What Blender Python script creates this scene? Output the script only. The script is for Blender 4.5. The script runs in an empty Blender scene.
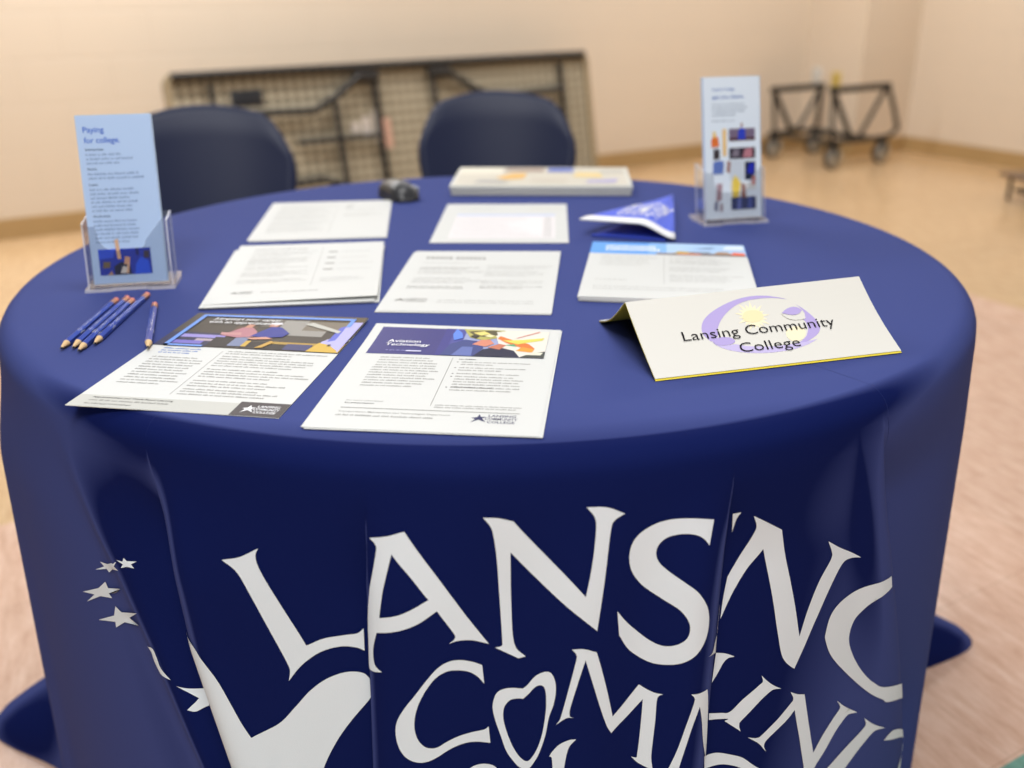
import bpy, bmesh, math, random
import numpy as np
from mathutils import Vector, Matrix, geometry

S = bpy.context.scene
COL = S.collection

# ------------------------------------------------------------------ camera, world, lights, exposure
TOP = 0.74                      # table top height
CAM_H = 1.1077
PITCH, ROLL = 0.397462, -0.010749
cam_data = bpy.data.cameras.new('camera')
cam = bpy.data.objects.new('camera', cam_data)
COL.objects.link(cam)
cam_data.sensor_width = 36.0
cam_data.lens = 950.0 / 1024.0 * 36.0
cam_data.clip_start = 0.02
cam.matrix_world = (Matrix.Translation((0, 0, CAM_H)) @ Matrix.Rotation(math.pi / 2 - PITCH, 4, 'X')
                    @ Matrix.Rotation(ROLL, 4, 'Z'))
cam_data.dof.use_dof = True
cam_data.dof.focus_distance = 0.97
cam_data.dof.aperture_fstop = 2.7
S.camera = cam

W = bpy.data.worlds.new('world')
S.world = W
W.use_nodes = True
W.node_tree.nodes['Background'].inputs[0].default_value = (1.0, 0.98, 0.955, 1)
W.node_tree.nodes['Background'].inputs[1].default_value = 0.08

WA = math.radians(29.3)         # the back wall runs along E1, the right wall along -E2
E1 = Vector((math.cos(WA), math.sin(WA), 0))
E2 = Vector((-math.sin(WA), math.cos(WA), 0))


def area_light(name, x, y, z, sx, sy, power, color, aim=None):
    d = bpy.data.lights.new(name, 'AREA')
    d.shape = 'RECTANGLE'
    d.size, d.size_y = sx, sy
    d.energy = power
    d.color = color
    o = bpy.data.objects.new(name, d)
    COL.objects.link(o)
    o.location = (x, y, z)
    if aim is None:
        o.rotation_euler = (0, 0, WA)
    else:
        o.rotation_euler = (Vector(aim) - Vector((x, y, z))).to_track_quat('-Z', 'Y').to_euler()
    return o


# fluorescent ceiling light from unseen lamps, spread to brighten walls and skirt, 2.9 m up
WARM = (1.0, 0.995, 0.985)
area_light('overhead_light', 0.0, 1.4, 2.9, 1.2, 0.6, 25, WARM)
area_light('overhead_light', -1.6, 3.9, 2.9, 2.4, 0.6, 90, WARM)
area_light('overhead_light', 1.8, 5.2, 2.9, 2.4, 0.6, 56, WARM)
area_light('overhead_light', -0.1, -0.6, 2.9, 1.2, 0.6, 54, WARM)
area_light('overhead_light', 0.1, -3.6, 2.9, 1.2, 0.6, 108, WARM)
area_light('overhead_light', 3.2, 2.6, 2.9, 1.2, 0.6, 10, WARM)

vs = S.view_settings
S.display_settings.display_device = 'sRGB'
vs.view_transform = 'Standard'
vs.look = 'None'
vs.gamma = 1.0
vs.use_curve_mapping = False
vs.exposure = 0.10
S.cycles.use_denoising = True
S.cycles.max_bounces = 8
S.cycles.transparent_max_bounces = 24
S.cycles.sample_clamp_indirect = 6.0


# ------------------------------------------------------------------ materials
def srgb(r, g, b):
    f = lambda c: (c / 255 / 12.92) if c / 255 <= 0.04045 else ((c / 255 + 0.055) / 1.055) ** 2.4
    return (f(r), f(g), f(b), 1.0)


MATS = {}


def mat(name, rgb, rough=0.6, metal=0.0, spec=0.5, sheen=0.0, sheen_rough=0.5, bump=None, var=None, coat=0.0, sheen_tint=None, spec_tint=None):
    """rgb in sRGB bytes; bump=(noise scale, strength); var=(noise scale, second rgb)."""
    if name in MATS:
        return MATS[name]
    m = bpy.data.materials.new(name)
    m.use_nodes = True
    nt = m.node_tree
    b = nt.nodes['Principled BSDF']
    b.inputs['Base Color'].default_value = srgb(*rgb)
    b.inputs['Roughness'].default_value = rough
    b.inputs['Metallic'].default_value = metal
    b.inputs['Specular IOR Level'].default_value = spec
    b.inputs['Sheen Weight'].default_value = sheen
    b.inputs['Sheen Roughness'].default_value = sheen_rough
    b.inputs['Coat Weight'].default_value = coat
    if sheen_tint:
        b.inputs['Sheen Tint'].default_value = srgb(*sheen_tint)
    if spec_tint:
        b.inputs['Specular Tint'].default_value = srgb(*spec_tint)
    if bump or var:
        tc = nt.nodes.new('ShaderNodeTexCoord')
    if bump:
        n = nt.nodes.new('ShaderNodeTexNoise')
        n.inputs['Scale'].default_value = bump[0]
        n.inputs['Detail'].default_value = 4
        bm_ = nt.nodes.new('ShaderNodeBump')
        bm_.inputs['Strength'].default_value = bump[1]
        bm_.inputs['Distance'].default_value = 0.002
        nt.links.new(tc.outputs['Object'], n.inputs['Vector'])
        nt.links.new(n.outputs['Fac'], bm_.inputs['Height'])
        nt.links.new(bm_.outputs['Normal'], b.inputs['Normal'])
    if var:
        n2 = nt.nodes.new('ShaderNodeTexNoise')
        n2.inputs['Scale'].default_value = var[0]
        n2.inputs['Detail'].default_value = 3
        mx = nt.nodes.new('ShaderNodeMix')
        mx.data_type = 'RGBA'
        mx.inputs['A'].default_value = srgb(*rgb)
        mx.inputs['B'].default_value = srgb(*var[1])
        nt.links.new(tc.outputs['Object'], n2.inputs['Vector'])
        nt.links.new(n2.outputs['Fac'], mx.inputs['Factor'])
        nt.links.new(mx.outputs['Result'], b.inputs['Base Color'])
    MATS[name] = m
    return m


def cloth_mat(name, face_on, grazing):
    """matt knitted polyester: darker seen face-on, paler at flat angles, a sheen put into the colour for the lit top"""
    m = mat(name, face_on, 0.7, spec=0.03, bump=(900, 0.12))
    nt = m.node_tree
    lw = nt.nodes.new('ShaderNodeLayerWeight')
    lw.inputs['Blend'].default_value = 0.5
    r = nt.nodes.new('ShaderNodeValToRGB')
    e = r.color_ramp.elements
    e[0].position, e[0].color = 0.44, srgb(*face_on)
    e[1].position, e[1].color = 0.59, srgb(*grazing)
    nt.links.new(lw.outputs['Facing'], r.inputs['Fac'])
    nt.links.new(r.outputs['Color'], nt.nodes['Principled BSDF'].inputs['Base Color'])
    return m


def floor_mat(name, base, streak, light):
    m = bpy.data.materials.new(name)
    m.use_nodes = True
    nt = m.node_tree
    L = nt.links.new
    b = nt.nodes['Principled BSDF']
    b.inputs['Roughness'].default_value = 0.2
    b.inputs['Specular IOR Level'].default_value = 0.45
    tc = nt.nodes.new('ShaderNodeTexCoord')
    mp = nt.nodes.new('ShaderNodeMapping')
    mp.inputs['Rotation'].default_value = (0, 0, math.radians(68))
    ms = nt.nodes.new('ShaderNodeMapping')
    ms.inputs['Scale'].default_value = (12, 42, 1)
    n = nt.nodes.new('ShaderNodeTexNoise')
    n.inputs['Scale'].default_value = 1.0
    n.inputs['Detail'].default_value = 5
    n.inputs['Roughness'].default_value = 0.65
    L(tc.outputs['Object'], mp.inputs['Vector'])
    L(mp.outputs['Vector'], ms.inputs['Vector'])
    L(ms.outputs['Vector'], n.inputs['Vector'])
    r = nt.nodes.new('ShaderNodeValToRGB')
    e = r.color_ramp.elements
    e[0].position, e[0].color = 0.32, srgb(*streak)
    e[1].position, e[1].color = 0.72, srgb(*light)
    k = r.color_ramp.elements.new(0.5)
    k.color = srgb(*base)
    L(n.outputs['Fac'], r.inputs['Fac'])
    # 30 cm tile joints
    br = nt.nodes.new('ShaderNodeTexBrick')
    br.offset = 0.0
    br.inputs['Scale'].default_value = 1.0
    br.inputs['Brick Width'].default_value = 0.305
    br.inputs['Row Height'].default_value = 0.305
    br.inputs['Mortar Size'].default_value = 0.0012
    br.inputs['Color1'].default_value = (1, 1, 1, 1)
    br.inputs['Color2'].default_value = (0.94, 0.94, 0.94, 1)
    br.inputs['Mortar'].default_value = (0.8, 0.77, 0.74, 1)
    mp2 = nt.nodes.new('ShaderNodeMapping')
    mp2.inputs['Rotation'].default_value = (0, 0, -WA)
    L(tc.outputs['Object'], mp2.inputs['Vector'])
    L(mp2.outputs['Vector'], br.inputs['Vector'])
    mx = nt.nodes.new('ShaderNodeMix')
    mx.data_type = 'RGBA'
    mx.blend_type = 'MULTIPLY'
    mx.inputs['Factor'].default_value = 1.0
    L(r.outputs['Color'], mx.inputs['A'])
    L(br.outputs['Color'], mx.inputs['B'])
    L(mx.outputs['Result'], b.inputs['Base Color'])
    return m


def wall_mat(name, rgb):
    m = bpy.data.materials.new(name)
    m.use_nodes = True
    nt = m.node_tree
    L = nt.links.new
    b = nt.nodes['Principled BSDF']
    b.inputs['Base Color'].default_value = srgb(*rgb)
    b.inputs['Roughness'].default_value = 0.5
    b.inputs['Specular IOR Level'].default_value = 0.3
    tc = nt.nodes.new('ShaderNodeTexCoord')
    br = nt.nodes.new('ShaderNodeTexBrick')
    br.inputs['Scale'].default_value = 1.0
    br.inputs['Brick Width'].default_value = 0.406
    br.inputs['Row Height'].default_value = 0.203
    br.inputs['Mortar Size'].default_value = 0.005
    br.inputs['Mortar Smooth'].default_value = 0.6
    mp = nt.nodes.new('ShaderNodeMapping')
    mp.inputs['Rotation'].default_value = (math.radians(-90), 0, 0)
    L(tc.outputs['Object'], mp.inputs['Vector'])
    L(mp.outputs['Vector'], br.inputs['Vector'])
    n = nt.nodes.new('ShaderNodeTexNoise')
    n.inputs['Scale'].default_value = 90
    L(tc.outputs['Object'], n.inputs['Vector'])
    ad = nt.nodes.new('ShaderNodeMath')
    ad.operation = 'MULTIPLY_ADD'
    L(br.outputs['Fac'], ad.inputs[0])
    ad.inputs[1].default_value = -1.0
    ml = nt.nodes.new('ShaderNodeMath')
    ml.operation = 'MULTIPLY'
    L(n.outputs['Fac'], ml.inputs[0])
    ml.inputs[1].default_value = 0.35
    L(ml.outputs[0], ad.inputs[2])
    bp = nt.nodes.new('ShaderNodeBump')
    bp.inputs['Strength'].default_value = 0.5
    bp.inputs['Distance'].default_value = 0.004
    L(ad.outputs[0], bp.inputs['Height'])
    L(bp.outputs['Normal'], b.inputs['Normal'])
    return m


def acrylic():
    if 'clear_acrylic' in MATS:
        return MATS['clear_acrylic']
    m = bpy.data.materials.new('clear_acrylic')
    m.use_nodes = True
    nt = m.node_tree
    nt.nodes.remove(nt.nodes['Principled BSDF'])
    out = nt.nodes['Material Output']
    t = nt.nodes.new('ShaderNodeBsdfTransparent')
    t.inputs[0].default_value = (0.985, 0.988, 0.992, 1)
    g = nt.nodes.new('ShaderNodeBsdfGlossy')
    g.inputs['Roughness'].default_value = 0.06
    lw = nt.nodes.new('ShaderNodeLayerWeight')
    lw.inputs['Blend'].default_value = 0.5
    pw = nt.nodes.new('ShaderNodeMath')
    pw.operation = 'POWER'
    pw.inputs[1].default_value = 4.0
    nt.links.new(lw.outputs['Facing'], pw.inputs[0])
    fr = nt.nodes.new('ShaderNodeMath')
    fr.operation = 'MULTIPLY_ADD'
    fr.inputs[1].default_value = 0.6
    fr.inputs[2].default_value = 0.09
    nt.links.new(pw.outputs[0], fr.inputs[0])
    mx = nt.nodes.new('ShaderNodeMixShader')
    nt.links.new(fr.outputs[0], mx.inputs[0])
    nt.links.new(t.outputs[0], mx.inputs[1])
    nt.links.new(g.outputs[0], mx.inputs[2])
    nt.links.new(mx.outputs[0], out.inputs[0])
    MATS['clear_acrylic'] = m
    return m


def acrylic_edge():
    """cut and polished edge of an acrylic sheet: half clear, its milky colour standing in for light the edge catches"""
    if 'acrylic_edge' in MATS:
        return MATS['acrylic_edge']
    m = bpy.data.materials.new('acrylic_edge')
    m.use_nodes = True
    nt = m.node_tree
    b = nt.nodes['Principled BSDF']
    b.inputs['Base Color'].default_value = srgb(236, 236, 246)
    b.inputs['Roughness'].default_value = 0.2
    b.inputs['Alpha'].default_value = 0.55
    MATS['acrylic_edge'] = m
    return m


# ------------------------------------------------------------------ object helpers
def tag(o, label=None, cat=None, group=None, kind=None):
    if label:
        o['label'] = label
    if cat:
        o['category'] = cat
    if group:
        o['group'] = group
    if kind:
        o['kind'] = kind
    return o


def thing(name, label, cat, loc=(0, 0, 0), rz=0.0, group=None):
    o = bpy.data.objects.new(name, None)
    o.empty_display_size = 0.05
    COL.objects.link(o)
    o.location = loc
    o.rotation_euler = (0, 0, rz)
    return tag(o, label, cat, group)


def copy_thing(o, loc, rz, label, group=None):
    def rec(src, parent):
        c = src.copy()
        COL.objects.link(c)
        if parent is not None:
            c.parent = parent
        for ch in list(src.children):
            rec(ch, c)
        return c
    r = rec(o, None)
    r.location = loc
    r.rotation_euler = (o.rotation_euler[0], o.rotation_euler[1], rz)
    r['label'] = label
    if group:
        r['group'] = group
    return r


class MB:
    """collects faces with a material each; build() links them as one mesh object"""

    def __init__(self):
        self.v, self.f, self.m, self.mats, self.sm = [], [], [], [], []

    def mi(self, material):
        if material not in self.mats:
            self.mats.append(material)
        return self.mats.index(material)

    def add(self, verts, faces, material, smooth=False):
        o = len(self.v)
        self.v += [tuple(p) for p in verts]
        k = self.mi(material)
        for f in faces:
            self.f.append([i + o for i in f])
            self.m.append(k)
            self.sm.append(smooth)

    def box(self, c, s, material, rot=None, bev=0.0):
        x, y, z = s[0] / 2, s[1] / 2, s[2] / 2
        if bev > 0:
            bm = bmesh.new()
            bmesh.ops.create_cube(bm, size=1.0)
            for v in bm.verts:
                v.co = Vector((v.co.x * s[0], v.co.y * s[1], v.co.z * s[2]))
            bmesh.ops.bevel(bm, geom=list(bm.edges), offset=bev, segments=2, affect='EDGES', profile=0.5)
            bm.verts.index_update()
            P = [v.co.copy() for v in bm.verts]
            F = [[v.index for v in f.verts] for f in bm.faces]
            bm.free()
        else:
            P = [Vector(p) for p in ((-x, -y, -z), (x, -y, -z), (x, y, -z), (-x, y, -z),
                                     (-x, -y, z), (x, -y, z), (x, y, z), (-x, y, z))]
            F = [(0, 3, 2, 1), (4, 5, 6, 7), (0, 1, 5, 4), (1, 2, 6, 5), (2, 3, 7, 6), (3, 0, 4, 7)]
        if rot is not None:
            P = [rot @ p for p in P]
        self.add([p + Vector(c) for p in P], F, material, bev > 0)

    def tube(self, pts, r, material, n=12, caps=True):
        pts = [Vector(p) for p in pts]
        rs = r if isinstance(r, (list, tuple)) else [r] * len(pts)
        T = []
        for i in range(len(pts)):
            a = pts[max(i - 1, 0)]
            b = pts[min(i + 1, len(pts) - 1)]
            T.append((b - a).normalized())
        up = Vector((0, 0, 1)) if abs(T[0].z) < 0.9 else Vector((1, 0, 0))
        N = (up - T[0] * up.dot(T[0])).normalized()
        V, F = [], []
        for i, p in enumerate(pts):
            N = (N - T[i] * N.dot(T[i])).normalized()
            B = T[i].cross(N)
            for k in range(n):
                a = 2 * math.pi * k / n
                V.append(p + (N * math.cos(a) + B * math.sin(a)) * rs[i])
        for i in range(len(pts) - 1):
            for k in range(n):
                k2 = (k + 1) % n
                F.append((i * n + k, i * n + k2, (i + 1) * n + k2, (i + 1) * n + k))
        self.add(V, F, material, True)
        if caps:
            self.add(V[:n], [list(range(n))[::-1]], material)
            self.add(V[-n:], [list(range(n))], material)

    def lathe(self, prof, material, n=24, origin=(0, 0, 0), axis='Z'):
        V, F = [], []
        for (r, h) in prof:
            for k in range(n):
                a = 2 * math.pi * k / n
                if axis == 'Z':
                    V.append((origin[0] + r * math.cos(a), origin[1] + r * math.sin(a), origin[2] + h))
                elif axis == 'X':
                    V.append((origin[0] + h, origin[1] + r * math.cos(a), origin[2] + r * math.sin(a)))
                else:
                    V.append((origin[0] + r * math.sin(a), origin[1] + h, origin[2] + r * math.cos(a)))
        for i in range(len(prof) - 1):
            for k in range(n):
                k2 = (k + 1) % n
                F.append((i * n + k, i * n + k2, (i + 1) * n + k2, (i + 1) * n + k))
        self.add(V, F, material, True)

    def poly(self, pts, material, fn=None):
        """a filled planar outline in 2-D, mapped to 3-D by fn"""
        tris = geometry.tessellate_polygon([[Vector((p[0], p[1], 0)) for p in pts]])
        F = []
        for t in tris:
            a, b, c = [pts[i] for i in t]
            ar = (b[0] - a[0]) * (c[1] - a[1]) - (b[1] - a[1]) * (c[0] - a[0])
            if abs(ar) < 1e-14:
                continue
            F.append(t if ar > 0 else t[::-1])
        self.add([fn(*p) for p in pts], F, material)

    def build(self, name, parent=None):
        me = bpy.data.meshes.new(name)
        me.from_pydata(self.v, [], self.f)
        for m in self.mats:
            me.materials.append(m)
        me.polygons.foreach_set('material_index', self.m)
        me.polygons.foreach_set('use_smooth', self.sm)
        me.update()
        o = bpy.data.objects.new(name, me)
        COL.objects.link(o)
        if parent is not None:
            o.parent = parent
        return o


def catmull(pts, corners, sub=6):
    """closed outline: smooth between the points flagged as corners"""
    n = len(pts)
    out = []
    for i in range(n):
        p1, p2 = np.array(pts[i], float), np.array(pts[(i + 1) % n], float)
        p0 = np.array(pts[i - 1], float) if not corners[i] else 2 * p1 - p2
        p3 = np.array(pts[(i + 2) % n], float) if not corners[(i + 1) % n] else 2 * p2 - p1
        if corners[i] and corners[(i + 1) % n]:
            out.append(tuple(p1))
            continue
        for k in range(sub):
            t = k / sub
            q = 0.5 * (2 * p1 + (p2 - p0) * t + (2 * p0 - 5 * p1 + 4 * p2 - p3) * t * t + (3 * p1 - p0 - 3 * p2 + p3) * t ** 3)
            out.append(tuple(q))
    return out


_text_cache = {}


def glyphs(body, bold=0.0):
    """2-D verts and faces of a text, cap height about 0.7, starting at x = 0"""
    key = (body, bold)
    if key in _text_cache:
        return _text_cache[key]
    c = bpy.data.curves.new('t', 'FONT')
    c.body = body
    c.size = 1.0
    c.resolution_u = 3
    c.offset = bold
    o = bpy.data.objects.new('t', c)
    COL.objects.link(o)
    bpy.context.view_layer.update()
    me = o.evaluated_get(bpy.context.evaluated_depsgraph_get()).to_mesh()
    V = [(v.co.x, v.co.y) for v in me.vertices]
    F = []
    for p in me.polygons:
        idx = list(p.vertices)
        a = sum(V[idx[i]][0] * V[idx[(i + 1) % len(idx)]][1] - V[idx[(i + 1) % len(idx)]][0] * V[idx[i]][1] for i in range(len(idx)))
        F.append(idx if a > 0 else idx[::-1])
    bpy.data.objects.remove(o)
    bpy.data.curves.remove(c)
    x0 = min(v[0] for v in V)
    V = [(v[0] - x0, v[1]) for v in V]
    _text_cache[key] = (V, F, max(v[0] for v in V))
    return _text_cache[key]


def put_text(mb, body, x, y, width, material, fn, height=None, bold=0.0, slant=0.0, rot=0.0):
    """text with its baseline starting at (x, y), scaled to a width (and a cap height)"""
    V, F, w = glyphs(body, bold)
    sx = width / w
    sy = sx if height is None else height / 0.72
    cr, sr = math.cos(rot), math.sin(rot)
    P = []
    for (a, b) in V:
        px, py = a * sx + slant * b * sy, b * sy
        P.append(fn(x + px * cr - py * sr, y + px * sr + py * cr))
    mb.add(P, F, material)


def rect(mb, x0, y0, x1, y1, material, fn, n=1):
    """printed rectangle, split in n columns so that it follows the sheet"""
    V, F = [], []
    m = max(1, int(n))
    for i in range(m + 1):
        for j in range(m + 1):
            V.append(fn(x0 + (x1 - x0) * i / m, y0 + (y1 - y0) * j / m))
    for i in range(m):
        for j in range(m):
            F.append((i * (m + 1) + j, (i + 1) * (m + 1) + j, (i + 1) * (m + 1) + j + 1, i * (m + 1) + j + 1))
    mb.add(V, F, material)


def body_text(mb, x0, y_top, x1, lines, pitch, material, fn, rng, h=0.0017, last=0.6):
    """unreadable small print: rows of letter-sized marks grouped to words"""
    V, F = [], []
    for ln in range(lines):
        y = y_top - ln * pitch
        end = x0 + (x1 - x0) * (rng.uniform(0.86, 1.0) if ln < lines - 1 else last)
        x = x0
        while x < end:
            for _ in range(rng.randint(2, 8)):
                hh = h * rng.choice((1, 1, 1, 1.35, 1.4))
                w = h * rng.uniform(0.45, 0.7)
                o = len(V)
                V += [fn(x, y), fn(x + w, y), fn(x + w, y + hh), fn(x, y + hh)]
                F.append((o, o + 1, o + 2, o + 3))
                x += w + h * 0.28
            x += h * 0.6
    mb.add(V, F, material)


def smooth01(t):
    t = min(1.0, max(0.0, t))
    return t * t * (3 - 2 * t)
# ------------------------------------------------------------------ the tablecloth's surface
# BEGIN_SURFACE
TCX, TCY, TR, TZ, RHO = -0.0295, 1.3732, 0.660, 0.74, 0.028


def _keys(k):
    if isinstance(k, (int, float)):
        return [(0.0, k), (0.74, k)]
    return k


def cloth_controls():
    """fold ridges and valleys round the skirt: (angle keys, extra angle once folded, radial keys)"""
    A = [(0, -28.3), (0.04, -27.75), (0.14, -26.85), (0.23, -26.0), (0.37, -23.2), (0.74, -20.3)]
    RD = [(0, -41.4), (0.06, -38.8), (0.17, -33.0), (0.25, -29.9), (0.39, -25.6), (0.74, -23.5)]
    B = [(0, -8.1), (0.05, -8.3), (0.13, -9.0), (0.37, -9.7), (0.74, -9.9)]
    C = [(0, 19.85), (0.09, 19.9), (0.21, 19.6), (0.36, 19.3), (0.74, 18.1)]
    D = [(0, 36.05), (0.03, 36.15), (0.23, 42.35), (0.55, 52.85), (0.74, 54.65)]
    off = lambda K, d: [(s, t + d) for s, t in K]
    mid = lambda K, L, w: [(s, np.interp(s, [k[0] for k in K], [k[1] for k in K]) * (1 - w) + np.interp(s, [k[0] for k in L], [k[1] for k in L]) * w)
                           for s in (0, .06, .12, .17, .25, .39, .74)]
    ctl = []
    add = lambda th, dr, w=0.0: ctl.append((_keys(th), w, _keys(dr)))
    add(-75, -.002)
    add(-68, .006)
    add(-60, [(0, .017), (.74, .024)])
    add(-53, [(0, .012), (.74, .004)])
    add(off(RD, -4.5), .002)
    add(RD, .009)
    add(mid(RD, A, .5), -.002)
    add(off(A, -0.8), -.028, 2.6)
    add(A, -.004)
    add(off(A, 1.8), .016)
    add(off(A, 5.5), .010)
    add(off(B, -3.2), -.003)
    add(off(B, -.7), -.013, 1.4)
    add(B, -.003)
    add(off(B, 1.8), .006)
    add(off(B, 6), .003)
    add(2, -.005)
    add(8, .004)
    add(13, -.002)
    add(off(C, -2.4), .010)
    add(C, -.002)
    add(off(C, .7), -.022, -2.4)
    add(off(C, 4), -.014)
    add(27.5, -.010)
    add(mid([(0, 27.5), (.74, 27.5)], D, .55), -.008)
    add(off(D, -2.6), .001)
    add(D, -.005)
    add(off(D, .9), -.030, -3.2)
    add(off(D, 4), -.024)
    add(63, [(0, .002), (.74, .004)])
    add(70, -.012)
    rng = random.Random(5)
    th, k = 77.0, 0
    while th < 279:
        add(th, (0.012 if k % 2 == 0 else -0.014) + rng.uniform(-.005, .005))
        th += rng.uniform(5.0, 7.5)
        k += 1
    return ctl


CTL = cloth_controls()
NCTL = len(CTL)


def _ctl_at(s):
    g = smooth01((s - RHO) / 0.13)
    gw = smooth01((s - 0.04) / 0.20)
    th = np.array([np.interp(s, [k[0] for k in c[0]], [k[1] for k in c[0]]) + c[1] * gw for c in CTL])
    dr = np.array([np.interp(s, [k[0] for k in c[2]], [k[1] for k in c[2]]) for c in CTL]) * g
    return th, dr


_cache_ctl = {}


def cloth_point(u, s):
    """u counts the controls round the skirt, s is the drop below the table top (s > RHO)"""
    s = min(s, TZ)
    key = round(s, 4)
    if key not in _cache_ctl:
        _cache_ctl[key] = _ctl_at(key)
    th, dr = _cache_ctl[key]
    i = int(math.floor(u))
    t = u - i

    def at(k):
        q, w = divmod(k, NCTL)
        return th[w] + 360.0 * q, dr[w]
    P = [at(i - 1), at(i), at(i + 1), at(i + 2)]
    val = []
    for d in (0, 1):
        p0, p1, p2, p3 = P[0][d], P[1][d], P[2][d], P[3][d]
        val.append(0.5 * (2 * p1 + (p2 - p0) * t + (2 * p0 - 5 * p1 + 4 * p2 - p3) * t * t + (3 * p1 - p0 - 3 * p2 + p3) * t ** 3))
    a, d = val
    r = TR + 0.02 * s / TZ + d
    # the two corners of cloth lying out on the floor
    for (a0, w0, amp) in ((93.0, 6.5, 0.17), (-79.0 + 360, 8.0, 0.15), (-79.0, 8.0, 0.15)):
        r += amp * math.exp(-((a - a0) / w0) ** 2) * smooth01((s - 0.57) / 0.17) ** 2.0
    if s < RHO:
        ph = math.acos(max(-1, min(1, 1 - s / RHO)))
        r = TR - RHO + RHO * math.sin(ph)
    ar = math.radians(a)
    return (TCX + r * math.sin(ar), TCY - r * math.cos(ar), max(TZ - s, 0.002))
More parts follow.
